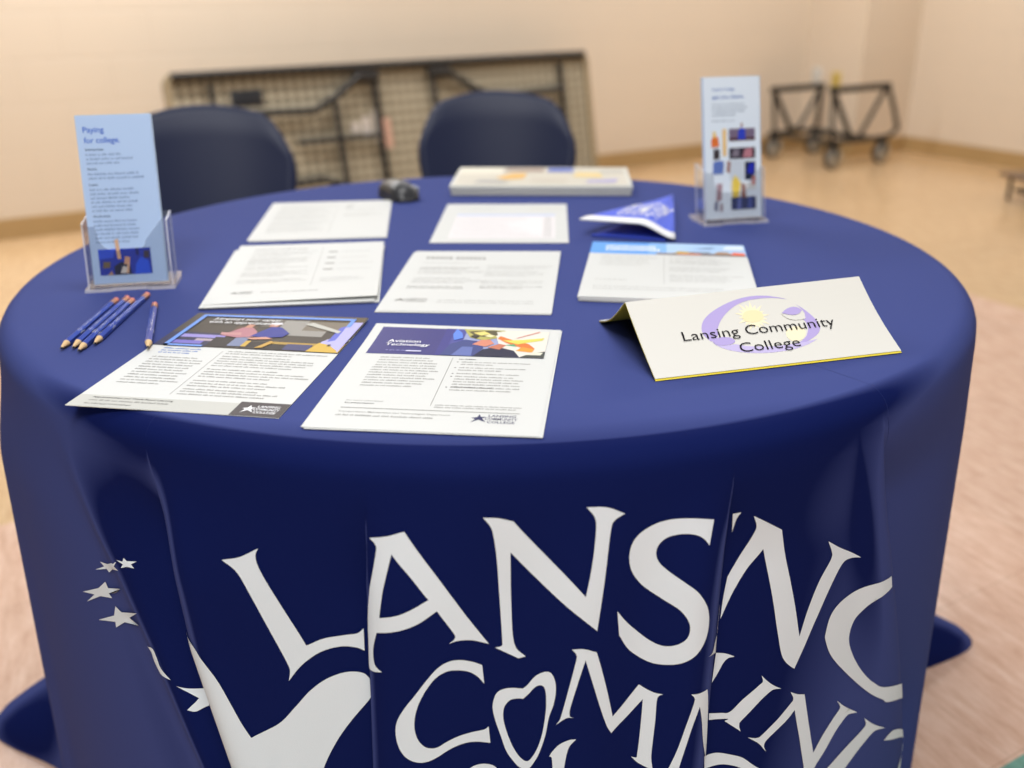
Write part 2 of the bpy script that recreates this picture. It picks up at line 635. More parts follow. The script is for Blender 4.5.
# END_SURFACE
# outlines printed on the cloth: (u, s, corner flag) on the cloth surface
PRINT = {
    'L': "10.083,0.1185,1 10.258,0.1129,0 10.419,0.1013,1 10.393,0.1098,0 10.419,0.1242,0 10.563,0.1617,0 10.734,0.2014,1 10.925,0.1921,0 11.2,0.1883,0 11.422,0.187,0 11.564,0.182,1 11.544,0.207,1 11.383,0.2027,0 11.137,0.2008,0 10.896,0.2065,0 10.702,0.221,0 10.525,0.2434,1 10.553,0.2328,0 10.541,0.2238,0 10.415,0.1855,0 10.283,0.1443,0 10.208,0.1275,0",
    'A': "13.12,0.0788,1 13.871,0.075,0 14.283,0.0695,1 14.532,0.087,0 15.063,0.126,0 15.411,0.1584,0 15.724,0.1888,1 15.464,0.1827,0 15.252,0.1819,0 15.114,0.1842,1 15.201,0.1795,0 15.184,0.1727,0 14.919,0.1485,1 14.59,0.1622,0 14.219,0.17,0 13.644,0.175,1 13.464,0.1956,0 13.523,0.2112,0 13.812,0.2174,1 13.409,0.2202,0 13.12,0.2176,0 13.12,0.1943,0 13.12,0.1637,0 13.385,0.1222,0 13.543,0.0916,0 13.466,0.0839,0",
    'Ain': "14.051,0.0918,1 14.444,0.113,0 14.783,0.1366,1 14.466,0.1476,0 14.187,0.1538,0 13.759,0.158,1 13.914,0.1224,0",
    'N': "15.632,0.0556,1 15.88,0.0564,0 16.101,0.0601,1 16.529,0.0976,0 17.01,0.139,1 17.099,0.1065,0 17.149,0.0741,0 17.13,0.0606,0 17.012,0.0499,1 17.311,0.0518,0 17.597,0.06,1 17.431,0.0657,0 17.373,0.0761,0 17.298,0.1196,0 17.186,0.1767,1 16.674,0.142,0 16.056,0.0917,1 16.056,0.1419,0 16.088,0.1891,0 16.241,0.204,1 16.145,0.2062,1 15.813,0.1934,1 15.91,0.192,0 15.92,0.1844,0 15.892,0.1415,0 15.856,0.0988,0 15.8,0.0719,0 15.736,0.0627,0",
    'S': "19.286,0.078,1 18.687,0.0727,0 18.302,0.0721,0 17.997,0.0775,0 17.782,0.0872,0 17.696,0.1017,0 17.739,0.1196,0 17.949,0.1377,0 18.304,0.1538,0 18.626,0.1667,0 18.806,0.1819,0 18.79,0.1955,0 18.605,0.2037,0 18.349,0.2053,0 18.088,0.1976,0 17.81,0.1827,0 17.635,0.1708,0 17.511,0.16,1 17.556,0.1871,1 17.755,0.2068,0 18.106,0.2228,0 18.432,0.2267,0 18.772,0.2234,0 19.113,0.2124,0 19.295,0.1942,0 19.253,0.171,0 18.969,0.1498,0 18.657,0.1364,0 18.401,0.1255,0 18.225,0.1155,0 18.157,0.1055,0 18.198,0.096,0 18.343,0.0892,0 18.59,0.0874,0 18.832,0.0898,0 19.001,0.0945,0 19.159,0.1022,1",
    'I1': "19.823,0.1729,1 19.823,0.1775,0 19.83,0.1857,1 19.823,0.1932,0 19.83,0.2091,0 19.902,0.2292,1 19.422,0.2251,1 19.599,0.2226,0 19.72,0.211,0 19.98,0.1979,0 19.921,0.1822,1",
    'I2': "21.182,0.0839,1 21.407,0.0839,1 21.348,0.0913,0 21.376,0.1072,1",
    'N2': "21.726,0.0911,1 22.091,0.1018,0 22.604,0.1151,1 22.753,0.136,0 22.978,0.1732,0 23.131,0.2115,0 23.237,0.2527,1 23.333,0.2227,0 23.475,0.1936,0 23.651,0.1723,0 23.662,0.1636,0 23.6,0.1491,1 23.872,0.1664,0 24.305,0.185,1 24.031,0.1816,0 23.847,0.1845,0 23.647,0.2069,0 23.446,0.2412,0 23.314,0.2685,0 23.198,0.2921,1 23.062,0.2787,0 22.969,0.2651,0 22.842,0.2363,0 22.609,0.1939,0 22.146,0.1335,1 21.87,0.1514,0 21.684,0.1764,0 21.56,0.2063,1 21.549,0.1832,0 21.555,0.1596,1 21.691,0.1349,0 21.824,0.1145,0 21.85,0.1039,0",
    'G': "25.45,0.23,1 24.486,0.2262,0 23.941,0.2297,0 23.688,0.2408,0 23.595,0.2634,0 23.598,0.2762,0 23.694,0.3036,0 23.96,0.346,0 24.316,0.3884,0 24.623,0.4139,0 24.846,0.4287,0 26.068,0.4672,1 26.1,0.4377,1 24.79,0.3988,0 24.445,0.378,0 24.196,0.3486,0 24.019,0.3163,0 23.95,0.2896,0 24.039,0.2697,0 24.228,0.2596,0 24.609,0.2511,0 25.405,0.2459,1",
    'C': "15.62,0.2115,1 15.462,0.2063,0 15.274,0.2031,0 15.107,0.204,0 14.934,0.2103,0 14.758,0.2228,0 14.544,0.2406,0 14.306,0.2591,0 14.167,0.274,0 14.148,0.2887,0 14.216,0.3032,0 14.362,0.3146,0 14.564,0.3201,0 14.751,0.3194,0 14.931,0.3138,0 15.133,0.305,0 15.323,0.3001,0 15.505,0.2993,0 15.726,0.3028,1 15.704,0.2831,1 15.634,0.2862,0 15.454,0.2876,0 15.243,0.291,0 15.077,0.2962,0 14.931,0.3021,0 14.813,0.3033,0 14.692,0.3006,0 14.584,0.2921,0 14.528,0.2795,0 14.54,0.265,0 14.62,0.2487,0 14.757,0.2327,0 14.905,0.2211,0 15.079,0.2147,0 15.246,0.2143,0 15.408,0.217,0 15.54,0.2231,0 15.647,0.2326,1",
    'O': "16.198,0.2405,1 16.264,0.2358,0 16.356,0.2264,0 16.446,0.2214,0 16.535,0.22,0 16.591,0.2244,0 16.625,0.2343,0 16.621,0.2464,0 16.592,0.2587,0 16.535,0.2734,0 16.489,0.2945,0 16.407,0.3162,0 16.324,0.3296,0 16.257,0.3375,1 16.156,0.335,0 16.083,0.3297,0 15.959,0.315,0 15.886,0.2976,0 15.801,0.2761,0 15.766,0.2614,0 15.788,0.2513,0 15.833,0.2445,0 15.922,0.2409,0 16.049,0.2398,0",
    'Oin': "16.203,0.2522,1 16.286,0.2454,0 16.355,0.2385,0 16.423,0.2357,0 16.479,0.2379,0 16.501,0.2469,0 16.503,0.2591,0 16.49,0.2715,0 16.455,0.2905,0 16.396,0.3077,0 16.325,0.3199,0 16.249,0.3265,0 16.158,0.3227,0 16.061,0.3109,0 15.976,0.2938,0 15.921,0.2768,0 15.925,0.2644,0 15.97,0.2574,0 16.034,0.2534,0 16.12,0.252,0",
    'M1': "16.832,0.1945,1 16.997,0.1948,0 17.185,0.2001,1 17.26,0.2177,0 17.374,0.2477,0 17.478,0.2785,1 17.666,0.2673,0 17.954,0.2483,1 18.089,0.2542,0 18.25,0.2593,0 18.409,0.2611,1 18.332,0.2633,0 18.3,0.2696,0 18.292,0.2917,0 18.269,0.3153,0 18.253,0.3372,0 18.293,0.3537,1 18.12,0.3485,0 17.979,0.3427,0 17.853,0.3341,1 17.958,0.3365,0 17.976,0.3316,0 18.003,0.3145,0 18.029,0.2869,0 18.042,0.2664,1 17.773,0.2817,0 17.579,0.2913,0 17.461,0.2981,1 17.373,0.287,0 17.261,0.2642,0 17.14,0.236,0 17.021,0.2074,1 16.965,0.2205,0 16.882,0.2422,0 16.813,0.2624,0 16.814,0.2706,0 16.862,0.2724,1 16.766,0.2727,0 16.627,0.2809,1 16.678,0.2749,0 16.719,0.2635,0 16.809,0.234,0 16.891,0.2064,0 16.888,0.2001,0",
    'M2': "18.97,0.2616,1 19.165,0.2635,0 19.494,0.264,1 19.579,0.2789,0 19.699,0.3091,0 19.819,0.34,0 19.98,0.3668,1 19.577,0.3348,0 19.373,0.298,0 19.262,0.2801,1 19.073,0.3036,0 18.91,0.3322,0 18.814,0.3526,1 18.586,0.3528,1 18.757,0.3273,0 18.916,0.2978,0 19.073,0.273,0 19.069,0.2668,0",
    'U1': "21.556,0.2459,1 21.684,0.2485,0 21.821,0.2541,1 21.728,0.2548,0 21.667,0.2598,0 21.606,0.2708,0 21.538,0.2818,1",
    'U2': "21.539,0.3198,1 21.706,0.3218,0 21.834,0.3225,0 22.055,0.3099,0 22.466,0.2979,0 22.593,0.2939,0 22.536,0.2856,1 22.781,0.2979,0 23.035,0.3114,1 22.918,0.309,0 22.816,0.3101,0 22.465,0.3219,0 22.081,0.3366,0 22.028,0.3429,0 22.073,0.3514,1 21.893,0.3413,0 21.765,0.333,1 21.818,0.3311,0 21.668,0.329,0 21.545,0.3282,1",
    'N3': "23.175,0.3213,1 23.272,0.3289,0 23.353,0.3333,1 23.39,0.357,0 23.44,0.3913,0 23.496,0.4253,1 23.585,0.4085,0 23.707,0.3924,0 23.792,0.3839,0 23.792,0.3782,0 23.756,0.3691,1 23.886,0.3882,0 24.089,0.4085,1 23.962,0.4027,0 23.886,0.4027,0 23.747,0.4148,0 23.624,0.4341,0 23.544,0.4452,0 23.501,0.4546,1 23.414,0.4474,1 23.376,0.4239,0 23.318,0.389,0 23.244,0.3485,1 23.156,0.3573,0 23.012,0.3659,0 22.851,0.3742,0 22.817,0.3807,0 22.875,0.3894,1 22.672,0.3741,0 22.305,0.3619,1 22.588,0.3659,0 22.735,0.3645,0 22.997,0.3523,0 23.169,0.3384,0 23.217,0.3325,0",
    'I3': "24.221,0.4247,1 24.403,0.4457,0 24.664,0.4692,1 24.492,0.4609,0 24.359,0.4601,0 24.105,0.4722,0 23.87,0.4876,1 23.628,0.4657,1 23.884,0.4524,0 24.173,0.4425,0 24.252,0.4366,0",
    'T': "24.614,0.4899,1 24.74,0.4868,0 24.906,0.489,0 25.414,0.5156,1 25.527,0.5385,1 24.893,0.507,0",
    'T2': "25.536,0.55,1 25.366,0.5554,0 25.497,0.6365,1 25.048,0.5844,1 25.348,0.5678,0",
    'Oa': "21.534,0.375,1 21.61,0.3728,0 21.734,0.3734,0 21.952,0.38,0 22.305,0.3906,0 22.745,0.4085,0 22.853,0.4171,1 22.505,0.4105,1 22.023,0.3957,0 21.82,0.3901,0 21.691,0.3893,0 21.553,0.3914,1",
    'arc': "15.386,0.335,1 15.425,0.3314,0 15.502,0.3281,0 15.629,0.3274,0 15.754,0.3303,0 15.824,0.3354,0 15.853,0.3393,1",
    'l': "16.903,0.298,1 16.805,0.2988,0 16.675,0.3043,0 16.582,0.3131,0 16.542,0.3191,1 16.575,0.3213,0 16.587,0.3358,1 16.736,0.3353,1 16.771,0.3169,0 16.813,0.3062,0",
    'check': "8.448,0.2132,1 8.526,0.2811,0 8.526,0.3247,0 8.57,0.3725,1 10.726,0.3556,1 10.875,0.3315,0 11.078,0.3061,0 11.34,0.2818,0 11.641,0.2616,1 11.626,0.2391,1 11.504,0.2327,0 11.31,0.23,0 11.112,0.2317,0 10.902,0.2394,0 10.719,0.2537,0 10.559,0.2713,0 10.339,0.2925,0 10.09,0.305,0 9.752,0.3161,1 9.656,0.2992,0 9.558,0.2739,0 9.433,0.2506,0 9.161,0.2303,0 8.939,0.2189,0",
    'tail': "5.334,0.2885,1 5.824,0.2924,0 6.233,0.2934,1 6.182,0.313,1 5.797,0.3184,0 5.385,0.3154,1 5.836,0.3093,0 6.035,0.304,1",
    'arc2': "4.483,0.2541,1 4.94,0.2495,0 4.989,0.2589,0 4.979,0.2712,0 5.196,0.2822,1 4.794,0.2786,0 4.58,0.2684,0 4.775,0.2562,0",
    's1': "3.992,0.2268,1 4.057,0.2304,1 4.99,0.2132,1 4.197,0.2313,1 4.646,0.2298,1 4.035,0.2418,1 3.882,0.2556,1 3.898,0.2484,1 3.716,0.2602,1 3.916,0.2405,1",
    's2': "3.992,0.2013,1 3.996,0.2078,1 4.416,0.1964,1 3.972,0.2143,1 3.994,0.2183,1 3.836,0.2248,1 3.659,0.2443,1 3.769,0.2277,1 3.645,0.2347,1 3.849,0.2154,1",
    's3': "4.055,0.1782,1 4.26,0.1747,1 5.111,0.1601,1 4.899,0.1668,1 5.01,0.1697,1 4.516,0.1748,1 4.191,0.185,1 4.148,0.1826,1 3.904,0.1928,1 4.106,0.1814,1",
    's4': "5.436,0.1536,1 5.491,0.1564,1 5.76,0.1556,1 5.568,0.1592,1 5.61,0.1631,1 5.404,0.1625,1 5.165,0.1654,1 5.307,0.1608,1 5.15,0.1578,1 5.34,0.1578,1",
}
# the emblem on the name card: outlines in (along, up) of its front face, 0..1
CARD = {
    'crescent': "0.6495,0.8103,1 0.6160,0.8476,0 0.5690,0.8841,0 0.5188,0.8993,0 0.4651,0.8904,0 0.3979,0.8474,0 0.3253,0.7624,0 0.2780,0.6697,0 0.2549,0.5695,0 0.2516,0.4769,0 0.2687,0.3858,1 0.2929,0.3957,1 0.3066,0.4572,0 0.3157,0.5343,0 0.3416,0.6333,0 0.3750,0.7171,0 0.4211,0.7973,0 0.4762,0.8472,0 0.5389,0.8583,0 0.5982,0.8455,0",
    'foot': "0.2687,0.3858,1 0.2917,0.3091,0 0.3291,0.2461,0 0.3811,0.1989,0 0.4439,0.1688,0 0.5100,0.1609,0 0.5797,0.1752,0 0.6456,0.2172,0 0.6943,0.2711,1 0.6428,0.2525,0 0.5907,0.2447,0 0.5214,0.2352,0 0.4562,0.2506,0 0.3935,0.2834,0 0.3562,0.3177,0 0.3139,0.3170,0 0.2842,0.3459,0",
    'blob': "0.2751,0.3835,0 0.2957,0.4159,0 0.3249,0.4241,0 0.3517,0.4039,0 0.3628,0.3628,0 0.3496,0.3305,0 0.3183,0.3180,0 0.2869,0.3345,0",
    'side': "0.6363,0.8094,1 0.6701,0.7470,0 0.7000,0.6614,0 0.7222,0.5573,0 0.7324,0.4611,0 0.7268,0.4011,0 0.7058,0.3362,0 0.6738,0.2864,0 0.6324,0.2404,0 0.5867,0.2198,1 0.6296,0.2757,0 0.6582,0.3372,0 0.6765,0.4190,0 0.6807,0.4985,0 0.6763,0.5409,0 0.6899,0.5770,0 0.6937,0.6223,0 0.6873,0.6798,0 0.6701,0.7470,0",
    'eye': "0.6002,0.6448,1 0.6264,0.6905,0 0.6552,0.7079,0 0.6750,0.6953,0 0.6889,0.6571,1 0.6716,0.6192,0 0.6478,0.6058,0 0.6240,0.6198,0",
    'lash': "0.5937,0.6471,1 0.6142,0.6123,0 0.6421,0.5695,0 0.6821,0.5771,0 0.6903,0.5687,1 0.6804,0.5394,0 0.6376,0.5411,0 0.6090,0.5786,0",
    'sun': "0.4358,0.6597,0 0.4476,0.6994,0 0.4662,0.7203,0 0.4880,0.7208,0 0.5090,0.7050,0 0.5195,0.6709,0 0.5193,0.6298,0 0.5077,0.5930,0 0.4891,0.5724,0 0.4656,0.5700,0 0.4463,0.5850,0 0.4354,0.6161,0",
    'globe': "0.5829,0.4121,0 0.6035,0.4451,0 0.6290,0.4602,0 0.6518,0.4413,0 0.6607,0.3897,0 0.6473,0.3224,0 0.6231,0.2780,0 0.5946,0.2697,0 0.5792,0.3069,0 0.5758,0.3559,0",
}
# ------------------------------------------------------------------ shared materials
M_PAPER = mat('paper', (208, 209, 207), 0.55, spec=0.3)
M_PAPER2 = mat('paper_edge', (238, 236, 228), 0.6, spec=0.2)
M_GREY = mat('small_print', (148, 146, 143), 0.7, spec=0.2)
M_LGREY = mat('pale_print', (183, 183, 180), 0.7, spec=0.2)
M_BLACK = mat('black_print', (52, 50, 52), 0.6, spec=0.2)
M_WHITE = mat('white_print', (245, 245, 248), 0.6, spec=0.2)
M_NAVYP = mat('navy_print', (52, 50, 118), 0.5, spec=0.3)
M_STEEL = mat('black_steel', (38, 34, 31), 0.45, spec=0.5)
M_CHROME = mat('chrome', (190, 190, 192), 0.2, metal=1.0)


def flat(name, r, g, b):
    return mat(name, (r, g, b), 0.55, spec=0.25)


# ------------------------------------------------------------------ the room
M_CREAM = floor_mat('cream_vinyl', (212, 178, 136), (198, 162, 122), (222, 190, 150))
M_PINK = floor_mat('pink_vinyl', (220, 182, 160), (206, 166, 142), (234, 202, 182))
M_TEAL = floor_mat('teal_vinyl', (120, 165, 150), (108, 150, 138), (135, 178, 162))


def room_pt(a, b, z=0.0):
    """a along the back wall, b away from it towards the camera"""
    p = WO + E1 * a - E2 * b
    return (p.x, p.y, z)


WO = Vector((-2.46, 4.48, 0))                 # a point on the foot of the back wall
# corner where the right wall starts: right wall passes (2.80, 6.66)
dv = Vector((2.789, 6.849, 0)) - WO
A_R = dv.dot(E1)
B_P = -dv.dot(E2)                             # the pilaster's front stands this far out


def room_ab(x, y):
    d = Vector((x, y, 0)) - WO
    return d.dot(E1), -d.dot(E2)


a_pink = room_ab(1.80, 3.40)[0]
b_pink = room_ab(-1.12, 1.868)[1]
b_teal = room_ab(0.76, 1.118)[1]
mb = MB()
A0, B1 = -3.0, 8.0


def fl(a0, b0, a1, b1, m):
    P = [room_pt(a0, b0), room_pt(a0, b1), room_pt(a1, b1), room_pt(a1, b0)]
    mb.add(P, [(0, 1, 2, 3)], m)


fl(A0, -0.1, A_R + 0.1, b_pink, M_CREAM)
fl(A0, b_pink, a_pink, b_teal, M_PINK)
fl(a_pink, b_pink, A_R + 0.1, B1, M_CREAM)
fl(A0, b_teal, a_pink, b_teal + 0.305, M_TEAL)
fl(A0, b_teal + 0.305, a_pink, B1, M_PINK)
floor = mb.build('floor')
tag(floor, 'glossy mottled vinyl tile floor, cream with a pink field', None, None, 'structure')

M_WALL = wall_mat('painted_block', (228, 211, 190))
M_BASE = mat('tan_vinyl_base', (188, 156, 108), 0.45, var=(6, (178, 146, 98)))


def wall_box(name, a0, a1, b0, b1, h, material, label):
    """a slab standing on the floor, in room axes, with its own axes along the walls"""
    m = MB()
    L_, D_ = a1 - a0, b1 - b0
    m.box((0, 0, h / 2), (L_, D_, h), material)
    o = m.build(name)
    c = room_pt((a0 + a1) / 2, (b0 + b1) / 2)
    o.location = c
    o.rotation_euler = (0, 0, WA)
    return tag(o, label, None, None, 'structure')


WH = 2.95
wall_box('wall_back', A0, A_R + 0.15, -0.15, 0.0, WH, M_WALL, 'cream painted block wall behind the folding table')
# right wall, built along its own length
m = MB()
m.box((0, 0, WH / 2), (8.0, 0.15, WH), M_WALL)
o = m.build('wall_right')
o.location = room_pt(A_R + 0.075, 4.0)
o.rotation_euler = (0, 0, WA + math.pi / 2)
tag(o, 'cream painted block wall on the right', None, None, 'structure')
# boxed-out corner
PW = 0.52
wall_box('wall_corner', A_R - PW, A_R, 0.0, B_P, WH, M_WALL, 'boxed-out wall corner behind the wheeled cart')
wall_box('baseboard_back', A0, A_R - PW, 0.0, 0.012, 0.10, M_BASE, 'tan vinyl baseboard along the back wall')
wall_box('baseboard_corner', A_R - PW - 0.012, A_R - 0.012, B_P, B_P + 0.012, 0.10, M_BASE, 'tan vinyl baseboard on the boxed-out corner')
wall_box('baseboard_side', A_R - PW - 0.012, A_R - PW, 0.012, B_P, 0.10, M_BASE, 'short tan vinyl baseboard beside the cart')
m = MB()
m.box((0, 0, 0.05), (7.9 - B_P, 0.012, 0.10), M_BASE)
o = m.build('baseboard_right')
o.location = room_pt(A_R - 0.006, B_P + (7.9 - B_P) / 2)
o.rotation_euler = (0, 0, WA + math.pi / 2)
tag(o, 'tan vinyl baseboard along the right wall', None, None, 'structure')


# ------------------------------------------------------------------ tablecloth
M_CLOTH = cloth_mat('navy_cloth', (16, 26, 77), (65, 75, 131))  # second colour stands in for light reflected off the table top
M_INK = mat('white_cloth_print', (228, 235, 240), 0.6, spec=0.25, bump=(900, 0.12))
M_INKEDGE = mat('dark_print_edge', (14, 16, 40), 0.7, spec=0.2)


def build_cloth():
    m = MB()
    sub = 10
    us = [i / sub for i in range(NCTL * sub)]
    n = len(us)
    ss = [RHO * (1 - math.cos(math.pi / 2 * k / 7)) for k in range(1, 8)]
    s = RHO
    while s < TZ - 1e-6:
        s += 0.011 if s < 0.25 else 0.0175
        ss.append(min(s, TZ))
    V = []
    # flat top
    rim = [cloth_point(u, 0.0) for u in us]
    fr = [0.02, 0.3, 0.6, 0.85, 0.95, 1.0]
    for f in fr:
        V += [(TCX + (p[0] - TCX) * f, TCY + (p[1] - TCY) * f, TZ) for p in rim]
    for s in ss:
        V += [cloth_point(u, s) for u in us]
    F = [list(range(n))]
    rows = len(fr) + len(ss)
    for r in range(rows - 1):
        for k in range(n):
            k2 = (k + 1) % n
            F.append((r * n + k, (r + 1) * n + k, (r + 1) * n + k2, r * n + k2))
    m.add(V, F, M_CLOTH, True)

    def nrm(u, s):
        e = 1e-3
        a, b, c = Vector(cloth_point(u, s)), Vector(cloth_point(u + e * 5, s)), Vector(cloth_point(u, s + e))
        return (b - a).cross(a - c).normalized()

    def printed(outer, holes, material, lift):
        pts = [Vector(p) for p in outer]
        edges = [(i, (i + 1) % len(pts)) for i in range(len(pts))]
        for h in holes:
            o = len(pts)
            pts += [Vector(p) for p in h]
            edges += [(o + i, o + (i + 1) % len(h)) for i in range(len(h))]
        # scale u to about metres so that the triangles come out even
        K = 0.045
        allp = [Vector((p.x * K, p.y)) for p in pts]
        x0, x1 = min(p.x for p in allp), max(p.x for p in allp)
        y0, y1 = min(p.y for p in allp), max(p.y for p in allp)
        st = 0.0055
        y = y0 + st / 2
        while y < y1:
            x = x0 + st / 2
            while x < x1:
                allp.append(Vector((x, y)))
                x += st
            y += st
        vv, ee, ff, _, _, _ = geometry.delaunay_2d_cdt(allp, edges, [], 0, 1e-6)

        def inside(p, loop):
            c = False
            j = len(loop) - 1
            for i in range(len(loop)):
                a, b = loop[i], loop[j]
                if (a[1] > p[1]) != (b[1] > p[1]) and p[0] < (b[0] - a[0]) * (p[1] - a[1]) / (b[1] - a[1]) + a[0]:
                    c = not c
                j = i
            return c
        F2 = []
        for t in ff:
            c = ((vv[t[0]].x + vv[t[1]].x + vv[t[2]].x) / 3 / K, (vv[t[0]].y + vv[t[1]].y + vv[t[2]].y) / 3)
            if inside(c, outer) and not any(inside(c, h) for h in holes):
                F2.append(list(t)[::-1])
        P = []
        for p in vv:
            q = Vector(cloth_point(p.x / K, p.y)) + nrm(p.x / K, p.y) * lift
            P.append(q)
        m.add(P, F2, material, True)

    def outline(k):
        q = [t.split(',') for t in PRINT[k].split()]
        return catmull([(float(a), float(b)) for a, b, c in q], [c == '1' for a, b, c in q], 5)
    for k in PRINT:
        if k.endswith('in'):
            continue
        holes = [outline(k + 'in')] if k + 'in' in PRINT else []
        printed(outline(k), holes, M_INK, 0.0012)
    return m.build('tablecloth')


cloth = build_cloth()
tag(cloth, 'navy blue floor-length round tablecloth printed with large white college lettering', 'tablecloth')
ZT = TZ + 0.0004


# ------------------------------------------------------------------ paper sheets
PWD, PLN = 0.2159, 0.2794


def sheet(x, y, yaw, w=PWD, l=PLN, z=0.0, th=0.0005, curl=None, n=14, material=None):
    """an unprinted sheet; returns the collector, the mapping of page points to the face and the placement"""
    m = MB()
    cz = curl or (lambda a, b: 0.0)
    body = material or M_PAPER

    def P(px, py, dz):
        return (px - w / 2, py - l / 2, dz + cz(px / w, py / l))
    V, F = [], []
    for top in (1, 0):
        for i in range(n + 1):
            for j in range(n + 1):
                V.append(P(w * i / n, l * j / n, th if top else 0.0))
    N = (n + 1) * (n + 1)
    q = lambda i, j: i * (n + 1) + j
    for i in range(n):
        for j in range(n):
            F.append((q(i, j), q(i + 1, j), q(i + 1, j + 1), q(i, j + 1)))
            F.append((N + q(i, j), N + q(i, j + 1), N + q(i + 1, j + 1), N + q(i + 1, j)))
    m.add(V, F, body, True)
    E = []
    ring = [(i, 0) for i in range(n)] + [(n, j) for j in range(n)] + [(i, n) for i in range(n, 0, -1)] + [(0, j) for j in range(n, 0, -1)]
    for k in range(len(ring)):
        a, b = ring[k], ring[(k + 1) % len(ring)]
        E.append((N + q(*a), N + q(*b), q(*b), q(*a)))
    m.add(V, E, M_PAPER2 if material is None else material)

    def layer(k, j=0):
        e = 0.00018 * (k + 1) + 0.00003 * j
        return lambda a, b: P(a, b, th + e)

    def done(name, label, cat, group=None):
        o = m.build(name)
        o.location = (x, y, ZT + z)
        o.rotation_euler = (0, 0, yaw)
        return tag(o, label, cat, group)
    return m, layer, done


def college_logo(m, x, y, w, dark, fn, h=None):
    """small three-line college mark with a leaping star figure"""
    h = h or w * 0.36
    star = [(0.0, 0.55), (0.13, 0.62), (0.16, 0.95), (0.21, 0.66), (0.33, 0.70), (0.24, 0.5), (0.34, 0.12), (0.17, 0.36), (0.02, 0.05), (0.10, 0.42)]
    m.poly([(x + a * w, y + b * h) for a, b in star], dark, fn)
    for i, t in enumerate(('LANSING', 'COMMUNITY', 'COLLEGE')):
        put_text(m, t, x + w * (0.36 if i != 1 else 0.30), y + h * (0.70 - 0.33 * i), w * (0.58 if i != 1 else 0.68), dark, fn, height=h * 0.25, bold=0.01)


rng = random.Random(11)
# --- apprenticeship flyer, front left
X6, Y6, R6 = -0.2993, 0.9538, -0.1652
m, layer, done = sheet(X6, Y6, R6, curl=lambda a, b: 0.003 * max(0, b - 0.75) * 4 * a)
f0, f1, f2, f3 = layer(0), layer(1), layer(2), layer(3)
mm = 0.001
rect(m, 0, 167 * mm, PWD, PLN, flat('photo_umber', 74, 66, 58), f0, 8)
# the photograph: a workshop with two people and machines
photo = [
    ((96, 240, 215, 279), (108, 100, 92)), ((120, 215, 180, 262), (150, 146, 140)), ((150, 232, 200, 262), (122, 112, 98)),
    ((0, 168, 60, 212), (52, 50, 78)), ((18, 196, 70, 206), (150, 140, 205)), ((14, 176, 52, 186), (118, 108, 190)), ((40, 186, 80, 193), (176, 160, 170)),
    ((60, 170, 96, 200), (48, 42, 40)), ((100, 168, 150, 190), (44, 38, 36)), ((70, 220, 95, 238), (96, 74, 60)), ((150, 262, 215, 279), (92, 78, 56)),
    ((132, 186, 196, 193), (170, 138, 66)), ((150, 170, 180, 188), (64, 66, 108)), ((84, 174, 100, 204), (118, 128, 160)), ((100, 174, 106, 192), (196, 160, 70)),
]
for j, ((a, b, c, d), rgb) in enumerate(photo):
    rect(m, a * mm, b * mm, c * mm, d * mm, flat('photo_%d_%d_%d' % rgb, *rgb), layer(0, 2 + j), 3)
blobs = [
    ([(183, 168), (214, 168), (215, 262), (200, 262), (196, 215), (186, 200)], (176, 172, 226)),
    ([(178, 168), (215, 168), (215, 196), (200, 190), (184, 196)], (204, 168, 72)),
    ([(192, 200), (200, 202), (199, 250), (193, 244)], (96, 104, 196)),
    ([(196, 186), (200, 186), (200, 192), (196, 192)], (70, 60, 60)),
    ([(206, 196), (213, 196), (213, 206), (206, 206)], (60, 56, 80)),
    ([(64, 205), (78, 232), (90, 234), (100, 222), (106, 206), (86, 200)], (176, 120, 130)),
    ([(98, 206), (106, 226), (112, 238), (124, 238), (140, 220), (136, 208), (120, 204)], (52, 58, 140)),
    ([(96, 200), (118, 206), (128, 200), (104, 196)], (205, 150, 130)),
    ([(60, 214), (84, 216), (86, 208), (62, 207)], (190, 140, 140)),
    ([(108, 238), (118, 238), (120, 248), (112, 250), (107, 245)], (190, 140, 120)),
    ([(106, 246), (122, 246), (119, 252), (110, 252)], (226, 224, 232)),
    ([(80, 232), (89, 232), (90, 242), (82, 243)], (196, 142, 120)),
    ([(118, 170), (126, 172), (134, 190), (128, 194)], (190, 150, 70)),
    ([(148, 250), (196, 226), (198, 232), (156, 256)], (188, 186, 178)),
]
for j, (pts, rgb) in enumerate(blobs):
    m.poly([(a * mm, b * mm) for a, b in pts], flat('photo_%d_%d_%d' % rgb, *rgb), layer(3, j))
f2, f3 = layer(6), layer(7)
M_SKYB = flat('sky_blue_print', 112, 150, 226)
for (a, b, c, d) in ((12, 166, 17.5, 272), (12, 266, 204, 272), (12, 166, 58, 171), (199, 246, 204, 272)):
    rect(m, a * mm, b * mm, c * mm, d * mm, M_SKYB, f2, 6)
put_text(m, 'Jumpstart your career', 32 * mm, 254.5 * mm, 84 * mm, M_WHITE, f3, height=8 * mm, bold=0.006)
put_text(m, 'with an apprenticeship', 30 * mm, 243 * mm, 88 * mm, M_WHITE, f3, height=8 * mm, bold=0.006)
M_BLUETX = flat('blue_heading', 84, 120, 190)
body_text(m, 18 * mm, 158 * mm, 66 * mm, 3, 6.5 * mm, M_BLUETX, f0, rng, 0.0024, 0.7)
body_text(m, 18 * mm, 132 * mm, 74 * mm, 11, 7.2 * mm, M_GREY, f0, rng, 0.0021, 0.8)
for y0, nl in ((157, 2), (142, 1), (135, 4), (105, 1), (98, 3), (74, 1), (67, 2), (52, 1), (46, 2)):
    body_text(m, 94 * mm, y0 * mm, 203 * mm, nl, 6.6 * mm, M_GREY, f0, rng, 0.0021, 0.7)
